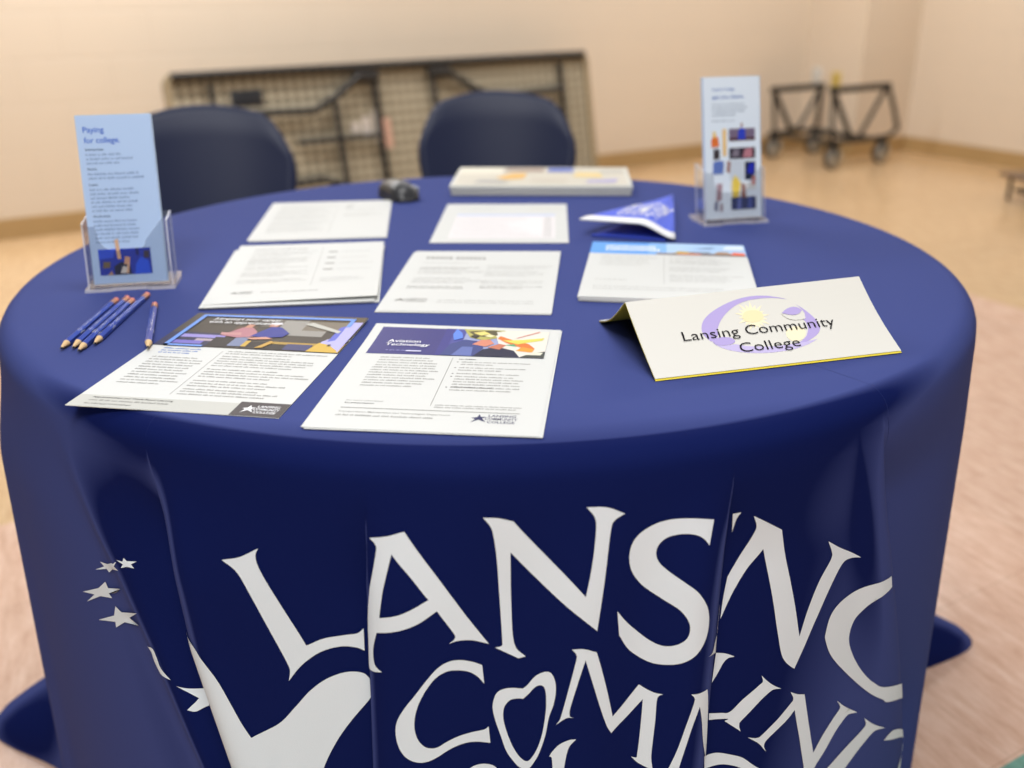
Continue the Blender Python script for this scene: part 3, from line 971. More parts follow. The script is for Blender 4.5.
rect(m, 87.5 * mm, 38 * mm, 88.1 * mm, 158 * mm, M_GREY, f0, 6)
rect(m, 0, 0, 166 * mm, 27 * mm, flat('pale_band', 190, 190, 184), f0, 6)
M_CHAR = flat('charcoal_band', 72, 66, 68)
rect(m, 166 * mm, 0, PWD, 31 * mm, M_CHAR, f0, 4)
put_text(m, 'Apprenticeships and Work-Based Learning', 16 * mm, 20.5 * mm, 84 * mm, M_BLACK, f1, height=3.2 * mm, bold=0.006)
body_text(m, 16 * mm, 13.5 * mm, 98 * mm, 1, 6 * mm, M_GREY, f1, rng, 0.0023, 1.0)
put_text(m, 'lcc.edu/apprenticeships', 16 * mm, 6 * mm, 48 * mm, M_BLACK, f1, height=3.0 * mm)
college_logo(m, 173 * mm, 6 * mm, 38 * mm, M_WHITE, f1, h=19 * mm)
done('flyer', 'flyer with a workshop photo header and charcoal logo corner, front left of table', 'flyer')

# --- aviation flyer, front middle
X5, Y5, R5 = -0.0672, 0.9020, -0.1192
m, layer, done = sheet(X5, Y5, R5, z=0.0016, curl=lambda a, b: 0.002 * max(0, b - 0.8) * 5 * (1 - a))
f0, f1, f2, f3, f4 = [layer(i) for i in range(5)]
rect(m, 11 * mm, 187 * mm, 204 * mm, 269 * mm, M_NAVYP, f0, 8)
rect(m, 96 * mm, 187 * mm, 204 * mm, 269 * mm, flat('photo_steel', 150, 158, 196), f1, 4)
rect(m, 96 * mm, 187 * mm, 110 * mm, 269 * mm, flat('photo_indigo', 78, 80, 150), f2, 3)
rect(m, 86 * mm, 187 * mm, 97 * mm, 269 * mm, flat('photo_indigo2', 64, 63, 132), f2, 3)
blobs = [
    ([(160, 187), (204, 187), (204, 269), (140, 269), (150, 230)], (222, 216, 206)),
    ([(106, 269), (116, 244), (132, 236), (150, 245), (158, 260), (152, 269)], (176, 170, 96)),
    ([(112, 262), (120, 250), (132, 246), (146, 252), (150, 264), (140, 268)], (88, 82, 58)),
    ([(118, 258), (128, 250), (138, 256), (130, 264)], (226, 208, 120)),
    ([(92, 187), (98, 222), (112, 236), (130, 232), (136, 212), (130, 187)], (62, 72, 128)),
    ([(104, 187), (112, 214), (124, 214), (126, 187)], (96, 110, 170)),
    ([(128, 187), (136, 208), (152, 216), (170, 206), (178, 187)], (38, 40, 66)),
    ([(122, 222), (130, 236), (140, 238), (146, 226), (138, 216)], (206, 132, 110)),
    ([(140, 214), (152, 226), (160, 222), (154, 208)], (190, 116, 90)),
    ([(150, 250), (166, 238), (184, 228), (192, 214), (186, 206), (176, 216), (158, 230), (148, 242)], (214, 118, 58)),
    ([(172, 206), (190, 202), (192, 212), (178, 218)], (224, 150, 60)),
    ([(154, 236), (172, 226), (198, 240), (200, 248), (176, 240)], (212, 206, 96)),
    ([(158, 222), (172, 218), (168, 226)], (84, 160, 120)),
    ([(178, 187), (204, 187), (204, 206), (190, 200)], (70, 74, 72)),
    ([(184, 194), (200, 194), (202, 202), (190, 203)], (216, 214, 196)),
    ([(106, 255), (109, 240), (100, 232), (96, 250), (98, 268)], (92, 130, 220)),
    ([(168, 244), (170, 244), (194, 266), (192, 267)], (206, 120, 110)),
    ([(132, 248), (140, 244), (144, 250), (137, 254)], (230, 220, 170)),
    ([(116, 246), (124, 240), (127, 246), (120, 250)], (60, 56, 50)),
]
for j, (pts, rgb) in enumerate(blobs):
    m.poly([(a * mm, b * mm) for a, b in pts], flat('photo_%d_%d_%d' % rgb, *rgb), layer(3, j))
put_text(m, 'Aviation', 27 * mm, 222 * mm, 37 * mm, M_WHITE, f4, height=8.2 * mm, bold=0.007)
put_text(m, 'Technology', 26.5 * mm, 211.5 * mm, 49 * mm, M_WHITE, f4, height=8.2 * mm, bold=0.007)
body_text(m, 31 * mm, 196 * mm, 50 * mm, 1, 6 * mm, flat('lilac_print', 150, 150, 205), f4, rng, 0.0016, 1.0)
rect(m, 53 * mm, 194.8 * mm, 70 * mm, 198.2 * mm, flat('lilac_print2', 206, 206, 236), f4)
body_text(m, 30 * mm, 176 * mm, 90 * mm, 4, 7.4 * mm, M_GREY, f0, rng, 0.0021, 0.9)
body_text(m, 28 * mm, 147 * mm, 92 * mm, 8, 6.9 * mm, M_GREY, f0, rng, 0.0021, 0.75)
body_text(m, 115 * mm, 177 * mm, 132 * mm, 1, 6 * mm, M_BLACK, f0, rng, 0.0021, 1.0)
for y0, nl, fr in ((169, 2, .5), (153, 2, .6), (137, 1, .9), (129, 5, .6), (101, 2, .8)):
    rect(m, 114 * mm, y0 * mm, 115.6 * mm, (y0 + 1.6) * mm, M_BLACK, f0)
    body_text(m, 119 * mm, y0 * mm, 186 * mm, nl, 6.8 * mm, M_GREY, f0, rng, 0.0021, fr)
rect(m, 107.4 * mm, 56 * mm, 108.1 * mm, 181 * mm, M_GREY, f0, 6)
put_text(m, 'For more information', 25 * mm, 61 * mm, 36 * mm, M_GREY, f0, height=2.7 * mm)
put_text(m, 'lcc.edu/aviation', 25 * mm, 55 * mm, 28 * mm, M_BLACK, f0, height=2.9 * mm, bold=0.01)
body_text(m, 112 * mm, 57 * mm, 190 * mm, 2, 5 * mm, M_GREY, f0, rng, 0.0017, 1.0)
rect(m, 24 * mm, 44.5 * mm, 194 * mm, 45.8 * mm, M_GREY, f0, 8)
put_text(m, 'Transportation Maintenance and Technologies Department', 24 * mm, 35 * mm, 106 * mm, M_GREY, f0, height=3 * mm, bold=0.006)
body_text(m, 24 * mm, 27 * mm, 116 * mm, 1, 5 * mm, M_GREY, f0, rng, 0.0022, 1.0)
college_logo(m, 150 * mm, 22 * mm, 44 * mm, flat('navy_logo', 52, 54, 92), f0, h=20 * mm)
done('flyer', 'flyer headed Aviation Technology with mechanic photo, topmost at the table front', 'flyer')
for k, (dx, dy, dr) in enumerate(((0.0022, -0.0015, 0.006), (0.0012, 0.0012, -0.004))):
    m, layer, done = sheet(X5 + dx, Y5 + dy, R5 + dr, z=0.0001 + 0.00075 * (1 - k), n=2)
    done('flyer', 'white sheet lying squared up beneath the aviation flyer', 'flyer', 'sheets beneath the aviation flyer')

# --- two-column sheets, left
X2, Y2, R2 = -0.2891, 1.2808, 0.0883
m, layer, done = sheet(X2, Y2, R2, z=0.0045, curl=lambda a, b: 0.004 * max(0, 0.25 - b) * 4 * (a - .3) + .002 * max(0, b - .8) * 5)
f0 = layer(0)
body_text(m, 26 * mm, 252 * mm, 100 * mm, 1, 7 * mm, M_GREY, f0, rng, 0.0028, 1.0)
for y0, nl in ((240, 4), (206, 5), (166, 1), (156, 2), (134, 4), (96, 3)):
    body_text(m, 26 * mm, y0 * mm, 116 * mm, nl, 7 * mm, M_LGREY, f0, rng, 0.0023, 0.6)
rect(m, 125.5 * mm, 62 * mm, 126.3 * mm, 258 * mm, M_LGREY, f0, 5)
for i in range(4):
    rect(m, 136 * mm, (230 - 31 * i) * mm, 149 * mm, (235 - 31 * i) * mm, M_GREY, f0, 2)
    body_text(m, 155 * mm, (231 - 31 * i) * mm, 200 * mm, 1, 7 * mm, M_LGREY, f0, rng, 0.0022, 0.9)
body_text(m, 136 * mm, 96 * mm, 190 * mm, 3, 8 * mm, M_LGREY, f0, rng, 0.0022, 0.6)
college_logo(m, 26 * mm, 34 * mm, 30 * mm, M_GREY, f0, h=13 * mm)
body_text(m, 66 * mm, 38 * mm, 150 * mm, 1, 5 * mm, M_GREY, f0, rng, 0.0022, 0.8)
done('information_sheet', 'white two-column sheet with four grey subheads, topmost of the left pile', 'paper')
for k, (dx, dy, dr, dz) in enumerate(((-0.004, -0.010, 0.012, 0.0024), (-0.001, -0.005, -0.02, 0.0012), (0.002, -0.007, 0.008, 0.0001))):
    m, layer, done = sheet(X2 + dx, Y2 + dy, R2 + dr, z=dz, n=4, th=0.0008)
    done('information_sheet', 'white sheet fanned out under the two-column sheet on the left', 'paper', 'sheets fanned out in the left pile')

# --- back left sheet
X1, Y1, R1 = -0.3171, 1.6124, 0.0771
m, layer, done = sheet(X1, Y1, R1, z=0.0012)
f0 = layer(0)
for y0, nl in ((246, 3), (215, 5), (168, 5), (118, 4), (80, 5)):
    body_text(m, 20 * mm, y0 * mm, 112 * mm, nl, 8 * mm, M_LGREY, f0, rng, 0.0022, 0.6)
rect(m, 122 * mm, 40 * mm, 122.8 * mm, 240 * mm, M_LGREY, f0, 5)
for y0 in (236, 212):
    rect(m, 136 * mm, y0 * mm, 150 * mm, (y0 + 9) * mm, M_LGREY, f0)
body_text(m, 156 * mm, 206 * mm, 200 * mm, 2, 8 * mm, M_LGREY, f0, rng, 0.0022, 0.7)
body_text(m, 138 * mm, 166 * mm, 200 * mm, 2, 8 * mm, M_GREY, f0, rng, 0.0022, 0.7)
done('information_sheet', 'white printed sheet at the back left, in front of the mouse', 'paper')
m, layer, done = sheet(X1 + .002, Y1 - .003, R1 + .006, z=0.0001, n=2, th=.0009)
done('information_sheet', 'white sheet just showing under the back left printed sheet', 'paper')

# --- table sheet, back middle
X3, Y3, R3 = -0.0118, 1.5777, -0.045
m, layer, done = sheet(X3, Y3, R3, z=0.0001, th=.0008)
f0, f1 = layer(0), layer(1)
body_text(m, 26 * mm, 236 * mm, 90 * mm, 1, 7 * mm, M_LGREY, f0, rng, 0.003, 1.0)
body_text(m, 150 * mm, 236 * mm, 196 * mm, 1, 7 * mm, flat('sand_print', 206, 186, 150), f0, rng, 0.003, 1.0)
rect(m, 26 * mm, 25 * mm, 195 * mm, 182 * mm, flat('pale_lilac', 226, 222, 224), f0, 5)
rect(m, 26 * mm, 182 * mm, 195 * mm, 196 * mm, flat('pale_blue_row', 190, 200, 226), f0, 5)
for i in range(11):
    body_text(m, 30 * mm, (168 - 13 * i) * mm, 170 * mm, 1, 5 * mm, M_LGREY, f1, rng, 0.002, rng.uniform(.5, 1))
    rect(m, 176 * mm, (167 - 13 * i) * mm, 190 * mm, (171 - 13 * i) * mm, M_LGREY, f1)
done('information_sheet', 'white sheet with a pale shaded table of rows, in front of the flat box', 'paper')

# --- sheet with a grey capital title, middle
X4, Y4, R4 = -0.0461, 1.2393, -0.0905
m, layer, done = sheet(X4, Y4, R4, z=0.0012, curl=lambda a, b: .003 * max(0, b - .85) * 6 * a)
f0 = layer(0)
for (a, c) in ((22, 60), (66, 110)):
    x = a
    while x < c - 4:
        w_ = rng.uniform(4.0, 6.0)
        rect(m, x * mm, 238 * mm, (x + w_) * mm, 244 * mm, M_GREY, f0)
        rect(m, (x - 1) * mm, 246 * mm, (x + w_ - 1) * mm, 251 * mm, M_LGREY, f0)
        x += w_ + 1.6
for y0, nl in ((216, 1), (192, 2), (176, 3), (140, 4)):
    body_text(m, 22 * mm, y0 * mm, 110 * mm, nl, 7.4 * mm, M_GREY if nl == 2 else M_LGREY, f0, rng, 0.0024, 0.7)
body_text(m, 20 * mm, 100 * mm, 104 * mm, 2, 7.4 * mm, M_GREY, f0, rng, 0.0026, 0.9)
for y0, nl in ((204, 3), (176, 4), (130, 3), (104, 2)):
    body_text(m, 116 * mm, y0 * mm, 196 * mm, nl, 7.4 * mm, M_GREY if nl == 2 else M_LGREY, f0, rng, 0.0024, 0.7)
college_logo(m, 14 * mm, 34 * mm, 44 * mm, M_GREY, f0, h=17 * mm)
body_text(m, 70 * mm, 42 * mm, 190 * mm, 2, 9 * mm, M_LGREY, f0, rng, 0.0024, 0.9)
done('information_sheet', 'white sheet with an italic grey capital title, in the middle of the table', 'paper')
m, layer, done = sheet(X4 - .002, Y4 - .003, R4 + .008, z=0.0001, n=2, th=.0009)
done('information_sheet', 'white sheet showing at the corner under the grey-titled sheet', 'paper')

# --- pile with the sky-blue header, right
X7, Y7, R7 = 0.2145, 1.259, -0.150
W7, L7 = 0.2225, 0.270
m, layer, done = sheet(X7, Y7, R7, W7, L7, z=0.0075, curl=lambda a, b: -.004 * max(0, .3 - b) * (1 - a))
f0, f1, f2 = layer(0), layer(1), layer(2)
hb = 205 * mm
rect(m, 0, hb, W7, L7, flat('header_sky', 96, 158, 232), f0, 5)
rect(m, 110 * mm, hb, W7, L7, flat('header_pale_sky', 170, 200, 234), f1, 5)
rect(m, 84 * mm, hb, 110 * mm, L7, flat('header_mid_sky', 126, 176, 234), f1, 3)
rect(m, 96 * mm, hb, W7, hb + 9 * mm, flat('tarmac', 150, 136, 132), f2, 4)
for j, (pts, rgb) in enumerate((([(120, 214), (128, 226), (140, 224), (150, 214)], (196, 172, 92)), ([(176, 214), (184, 226), (196, 226), (204, 214)], (170, 130, 92)),
                 ([(200, 210), (206, 226), (221, 222), (221, 208)], (224, 106, 74)), ([(124, 206), (160, 206), (158, 213), (128, 213)], (226, 150, 122)),
                 ([(150, 240), (166, 246), (182, 250), (172, 242)], (92, 112, 150)), ([(140, 216), (176, 216), (170, 222), (146, 222)], (116, 112, 122)),
                 ([(190, 236), (221, 238), (221, 262), (196, 258)], (214, 226, 242)))):
    m.poly([(a * mm, b * mm) for a, b in pts], flat('photo_%d_%d_%d' % rgb, *rgb), layer(3, j))
for yy, x1 in ((240, 92), (224, 98)):
    x = 22
    while x < x1:
        w_ = rng.uniform(3, 5)
        rect(m, x * mm, yy * mm, (x + w_) * mm, (yy + 9) * mm, M_WHITE, f2)
        x += w_ + 1.6
body_text(m, 18 * mm, 192 * mm, 84 * mm, 6, 9.5 * mm, M_LGREY, f0, rng, 0.0026, 0.9)
body_text(m, 16 * mm, 72 * mm, 60 * mm, 1, 9 * mm, M_LGREY, f0, rng, 0.0026, 0.9)
body_text(m, 16 * mm, 42 * mm, 190 * mm, 2, 10 * mm, M_LGREY, f0, rng, 0.0026, 0.9)
rect(m, 106 * mm, 60 * mm, 106.8 * mm, 196 * mm, M_LGREY, f0, 4)
for y0, nl in ((190, 1), (176, 3), (138, 3), (100, 4)):
    body_text(m, 114 * mm, y0 * mm, 196 * mm, nl, 9 * mm, M_LGREY, f0, rng, 0.0026, 0.8)
done('flyer', 'flyer with a sky-blue header and airfield photo, topmost of the right pile', 'flyer')
for k in range(6):
    m, layer, done = sheet(X7 + rng.uniform(-.0015, .0025), Y7 + rng.uniform(-.003, .001), R7 + rng.uniform(-.012, .012), W7, L7, z=0.0001 + k * 0.00122, n=2, th=0.0011)
    rect(m, 0, hb, W7, L7, flat('header_sky', 96, 158, 232), layer(-1) if False else layer(0), 2)
    done('flyer', 'flyer in the pile beneath the sky-blue headed one, beside the name card', 'flyer', 'flyers under the sky-blue headed one')

# ------------------------------------------------------------------ folded name card
M_CARD = mat('card_white', (224, 221, 213), 0.6, spec=0.25)
M_YEL = mat('card_yellow', (236, 214, 74), 0.6, spec=0.2)
FL, FR_ = Vector((.143, .8786, ZT + .0014)), Vector((.4167, .9506, ZT + .0014))
RL, RR = Vector((.1189, .9482, TZ + .060)), Vector((.3919, 1.0334, TZ + .060))
BL, BR = Vector((.1034, 1.0614, ZT)), Vector((.3744, 1.146, ZT))


def card_front(a, b, dz=0.0):
    p = (FL * (1 - a) + FR_ * a) * (1 - b) + (RL * (1 - a) + RR * a) * b
    nn = (FR_ - FL).cross(RL - FL).normalized()
    bow = -0.0035 * math.sin(math.pi * b) * (0.4 + 0.6 * a)
    return p + nn * (dz + bow)


def card_back(a, b, dz=0.0):
    """b: 0 at the ridge, 1 at the foot; the panel sags to a hollow curve"""
    p = (RL * (1 - a) + RR * a) * (1 - b) + (BL * (1 - a) + BR * a) * b
    nn = (RR - RL).cross(BL - RL).normalized() * -1
    return p - nn * dz + Vector((0, 0, -0.008 * math.sin(math.pi * b) * (1 - 0.3 * a) * (1 if b < 1 else 0)))


def card_layer(name, off, material, parent, label=None):
    m = MB()
    n = 12
    th = 0.0005
    rows = []
    for k in range(2 * n + 1):
        b0 = -0.022 if off < 0.001 else 0.0          # the lining stands out a little along the front foot
        rows.append((0, b0 + (1.0 - b0) * k / n) if k <= n else (1, (k - n) / n))
    V = []
    for lay in (off, off + th):
        for (w_, b) in rows:
            for i in range(n + 1):
                a = i / n
                V.append(card_front(a, b, lay) if w_ == 0 else card_back(a, b, lay))
    R_, N = len(rows), len(rows) * (n + 1)
    F = []
    for r in range(R_ - 1):
        for i in range(n):
            q0, q1 = r * (n + 1) + i, (r + 1) * (n + 1) + i
            F.append((N + q0, N + q0 + 1, N + q1 + 1, N + q1))
            F.append((q0, q1, q1 + 1, q0 + 1))
    for r in range(R_ - 1):
        for i in (0, n):
            q0, q1 = r * (n + 1) + i, (r + 1) * (n + 1) + i
            F.append((q0, q1, N + q1, N + q0) if i else (q0, N + q0, N + q1, q1))
    for i in range(n):
        F.append((i, i + 1, N + i + 1, N + i))
        q = (R_ - 1) * (n + 1) + i
        F.append((q, N + q, N + q + 1, q + 1))
    m.add(V, F, material, False)
    return m


card = thing('name_card', 'folded white tent card reading Lansing Community College over a purple emblem', 'name card')
m = card_layer('outer_sheet', 0.0012, M_CARD, card)
cw, ch = 0.284, 0.0965


def card_fn(k):
    e = 0.0012 + 0.0005 + 0.00025 * (k + 1)
    return lambda x, y: card_front(x, y, e)


M_PURP = mat('emblem_purple', (184, 168, 220), 0.6, spec=0.2)
M_PURP2 = mat('emblem_pale_purple', (200, 188, 228), 0.6, spec=0.2)
M_SUN = mat('emblem_sun', (247, 236, 202), 0.6, spec=0.2)
M_INKB = mat('card_black', (34, 32, 34), 0.6, spec=0.2)


def card_shape(key):
    q = [t.split(',') for t in CARD[key].split()]
    return catmull([(float(a), float(b)) for a, b, c in q], [c == '1' for a, b, c in q], 5)


rays = []
for i in range(36):
    a = 2 * math.pi * i / 36
    rr = (0.072 if i % 4 == 0 else 0.058) if i % 2 == 0 else 0.040
    rays.append((0.477 + rr * math.cos(a), 0.645 + rr * 2.75 * math.sin(a)))
m.poly(rays, M_SUN, card_fn(0))
M_SUN2 = mat('emblem_sun_disc', (244, 228, 182), 0.6, spec=0.2)
m.poly(card_shape('sun'), M_SUN2, card_fn(1))
m.poly(card_shape('globe'), M_SUN, card_fn(0))
m.poly(card_shape('crescent'), M_PURP, card_fn(0))
m.poly(card_shape('foot'), M_PURP2, card_fn(0))
m.poly(card_shape('blob'), M_PURP, card_fn(1))
m.poly(card_shape('side'), M_PURP, card_fn(0))
m.poly(card_shape('eye'), M_PURP, card_fn(1))
m.poly(card_shape('lash'), M_CARD, card_fn(2))
put_text(m, 'Lansing Community', 0.165, 0.425, 0.630, M_INKB, card_fn(3), height=0.125, bold=-0.004, rot=-0.02)
put_text(m, 'College', 0.365, 0.205, 0.247, M_INKB, card_fn(3), height=0.125, bold=-0.004, rot=-0.02)
m.build('outer_sheet', card)
m = card_layer('lining_sheet', 0.0002, M_YEL, card)
o = m.build('lining_sheet', card)
tag(o, 'yellow paper lining')

# ------------------------------------------------------------------ pencils
M_PBLUE = mat('pencil_blue', (50, 72, 162), 0.3, spec=0.5)
M_WOOD = mat('pencil_wood', (222, 188, 140), 0.7)
M_LEAD = mat('graphite', (50, 48, 50), 0.4)
M_ERASER = mat('eraser_coral', (226, 140, 122), 0.8)
M_FERR = mat('copper_ferrule', (206, 148, 112), 0.35, metal=0.6)


def pencil(label, tip, end, zt, ze, group=None):
    """tip and end in table coordinates; the body runs along local +X from the point"""
    R = 0.0040
    tipv, endv = Vector((tip[0], tip[1], 0)), Vector((end[0], end[1], 0))
    Ln = (endv - tipv).length
    ang = math.atan2(endv.y - tipv.y, endv.x - tipv.x)
    t = thing('pencil', label, 'pencil', (tip[0], tip[1], TZ + R * 0.95 + zt), ang, group)
    t.rotation_euler = (0, -math.atan2(ze - zt, Ln), ang)
    b = MB()
    V, F = [], []
    x0, x1 = 0.019, Ln - 0.020
    for x in (x0, x1):
        for k in range(6):
            a = math.pi / 3 * k + math.pi / 6
            V.append((x, R * 1.05 * math.cos(a), R * 1.05 * math.sin(a)))
    for k in range(6):
        F.append((k, (k + 1) % 6, 6 + (k + 1) % 6, 6 + k))
    F += [[5, 4, 3, 2, 1, 0], [6, 7, 8, 9, 10, 11]]
    b.add(V, F, M_PBLUE)
    # white imprint on the upper facets
    fz = R * 1.05 * math.cos(math.pi / 6) + 0.00012
    for sgn in (0, 1, -1):
        rot = Matrix.Rotation(sgn * math.pi / 3, 3, 'X')
        fn = lambda x, y, rot=rot: rot @ Vector((x, y, fz))
        if sgn == 0:
            put_text(b, 'LANSING', x0 + 0.047, -0.0002, 0.028, M_WHITE, fn, height=0.0013, bold=0.01)
            put_text(b, 'COMMUNITY COLLEGE', x0 + 0.047, -0.0018, 0.055, M_WHITE, fn, height=0.0013, bold=0.01)
            b.poly([(x0 + .030, -.0016), (x0 + .036, -.0004), (x0 + .037, .0018), (x0 + .040, .0002), (x0 + .045, .0006), (x0 + .041, -.0008), (x0 + .043, -.0018), (x0 + .038, -.0010)], M_WHITE, fn)
        else:
            put_text(b, 'LANSING COMMUNITY COLLEGE', x0 + 0.045, -0.0008, 0.085, M_WHITE, fn, height=0.0016, bold=0.01)
            b.poly([(x0 + .030, -.0016), (x0 + .036, -.0004), (x0 + .037, .0018), (x0 + .040, .0002), (x0 + .045, .0006), (x0 + .041, -.0008), (x0 + .043, -.0018), (x0 + .038, -.0010)], M_WHITE, fn)
    b.build('shaft', t)
    c = MB()
    c.lathe([(R * 1.0, x0), (0.0012, 0.0045)], M_WOOD, 12, axis='X')
    c.build('sharpened_wood', t)
    c = MB()
    c.lathe([(0.0013, 0.0048), (0.0002, 0.0)], M_LEAD, 10, axis='X')
    c.build('point', t)
    c = MB()
    pr = []
    for i in range(7):
        pr.append((R * (1.0 if i % 2 == 0 else 0.93), x1 + 0.011 * i / 6))
    c.lathe(pr, M_FERR, 14, axis='X')
    c.build('ferrule', t)
    c = MB()
    c.lathe([(R * .93, x1 + 0.010), (R * .93, Ln - 0.0015), (R * .7, Ln), (0.0002, Ln + .0002)], M_ERASER, 14, axis='X')
    c.build('eraser', t)
    return t


pencil('blue pencil on the outer side of the bunch, furthest from the papers', (-.4965, .9795), (-.5015, 1.1580), 0, 0)
pencil('blue pencil in the bunch lying second from its outer side', (-.4843, .9815), (-.4905, 1.1660), 0, 0)
pencil('blue pencil in the bunch with the nearest point, third from the outer side', (-.4740, .9715), (-.4805, 1.1560), 0, 0)
pencil('blue pencil in the bunch nearest the single one, reaching furthest back', (-.4655, .9935), (-.4700, 1.1800), 0, 0)
pencil('single blue pencil lying apart with its point at the flyer edge', (-.3985, .976), (-.4460, 1.1370), 0.0015, 0)

# ------------------------------------------------------------------ brochure holders and brochures
AC = acrylic()
ACE = acrylic_edge()
M_LBLUE = mat('brochure_blue', (182, 206, 240), 0.5, spec=0.3)
M_PALE = mat('brochure_pale', (228, 237, 247), 0.5, spec=0.3)
M_BED = mat('brochure_blue_edge', (196, 212, 232), 0.6, spec=0.2)
HWD, HDP, HHT = 0.108, 0.034, 0.098
TILT = math.radians(13)


def slab(m, pts, y0, y1, material, edge=None):
    """an upright plate: outline in x-z, from depth y0 to y1"""
    n = len(pts)
    V = [(p[0], y0, p[1]) for p in pts] + [(p[0], y1, p[1]) for p in pts]
    tr = geometry.tessellate_polygon([[Vector((p[0], p[1], 0)) for p in pts]])
    F = []
    for t in tr:
        a, b, c = [pts[i] for i in t]
        ar = (b[0] - a[0]) * (c[1] - a[1]) - (b[1] - a[1]) * (c[0] - a[0])
        t = list(t) if ar > 0 else list(t)[::-1]
        F.append(t)
        F.append([i + n for i in t[::-1]])
    E = []
    for i in range(n):
        j = (i + 1) % n
        E.append((i, i + n, j + n, j))
    m.add(V, F, material)
    m.add(V, E, edge or material)


def make_holder(label, x, y, yaw):
    t = thing('brochure_holder', label, 'brochure holder', (x, y, ZT), yaw)
    rotx = Matrix.Rotation(-TILT, 4, 'X')
    # tilted pocket
    w2 = HWD / 2
    T = 0.0022
    pk = MB()
    slab(pk, [(-w2, 0.004), (w2, 0.004), (w2, HHT + .004), (-w2, HHT + .004)], HDP - T, HDP, AC, ACE)
    o = pk.build('back_panel', t)
    o.matrix_local = rotx
    fp = MB()
    sc = []
    for i in range(9):
        a = math.pi / 2 * i / 8
        sc.append((-w2 + 0.018 + 0.022 * (1 - math.cos(a)), 0.052 + 0.022 - 0.022 * math.sin(a)))
    for i in range(7):
        a = math.pi / 2 * i / 6
        sc.append((w2 - 0.042 + 0.012 * math.sin(a), 0.052 + 0.012 * (1 - math.cos(a))))
    outl = [(-w2, 0.0), (w2, 0.0), (w2, HHT * 0.93), (w2 - 0.006, HHT * 0.93)] + sc[::-1] + [(-w2 + 0.016, HHT * 0.86), (-w2, HHT * 0.86)]
    slab(fp, outl, 0.0, T, AC, ACE)
    o = fp.build('front_panel', t)
    o.matrix_local = rotx
    for sx in (-1, 1):
        sd = MB()
        q = [(0.0, 0.0), (HDP, 0.0), (HDP, HHT + .004), (0.0, HHT * 0.9)]
        m2 = MB()
        slab(m2, q, 0, T, AC, ACE)
        for v in m2.v:
            sd.v.append((sx * (w2 - (v[1] if sx > 0 else v[1])), v[0], v[2]))
        sd.f = [f if sx < 0 else f[::-1] for f in m2.f]
        sd.m, sd.sm, sd.mats = m2.m, m2.sm, m2.mats
        o = sd.build('side_panel', t)
        o.matrix_local = rotx
    # foot: a flat base with a notch in front and a spreading heel
    bs = MB()
    hx = w2 + 0.003
    outl = [(-hx, -0.006), (-hx + .030, -0.006), (-hx + .038, -0.001), (hx - .038, -0.001), (hx - .030, -0.006), (hx, -0.006), (hx, 0.046), (w2, 0.066), (-w2, 0.066), (-hx, 0.046)]
    n = len(outl)
    bs.poly(outl, AC, lambda a, b: (a, b, 0.0045))
    bs.poly(outl, AC, lambda a, b: (a, b, 0.0))
    bs.f[len(bs.f) // 2:] = [f[::-1] for f in bs.f[len(bs.f) // 2:]]
    V = [(a, b, 0.0) for a, b in outl] + [(a, b, 0.0045) for a, b in outl]
    bs.add(V, [(i, (i + 1) % n, n + (i + 1) % n, n + i) for i in range(n)], ACE)
    bs.build('base', t)
    return t


BW, BH = 0.0932, 0.2159


def make_brochures(x, y, yaw, face, label, rest_label, group, n_rest, thick, rng, size=1.0):
    """front brochure and the ones behind it, standing in the holder's pocket"""
    base = Matrix.Translation((x, y, ZT)) @ Matrix.Rotation(yaw, 4, 'Z') @ Matrix.Rotation(-TILT, 4, 'X')
    BW, BH = 0.0932 * size, 0.2159 * size
    out = []
    for k in range(n_rest + 1):
        m = MB()
        d0 = 0.0
        pts = [(-BW / 2, 0), (BW / 2, 0), (BW / 2, BH), (-BW / 2, BH)]
        slab(m, pts, 0.0, thick, face['body'] if k == 0 else face['rest'])
        if k == 0:
            def fnk(j):
                return lambda a, b: ((a - 0.0508) * BW / 0.1016, -0.0002 * (j + 1), b * BH / 0.2286)
            face['draw'](m, fnk)
        o = m.build('brochure')
        dx, dz = (0, 0) if k == 0 else (rng.uniform(-.0012, .0022), rng.uniform(-.001, .0015))
        o.matrix_world = base @ Matrix.Translation((dx, 0.0032 + k * (thick + 0.0003), 0.0090 + max(0, dz)))
        tag(o, label if k == 0 else rest_label, 'brochure', None if k == 0 else group)
        out.append(o)
    return out


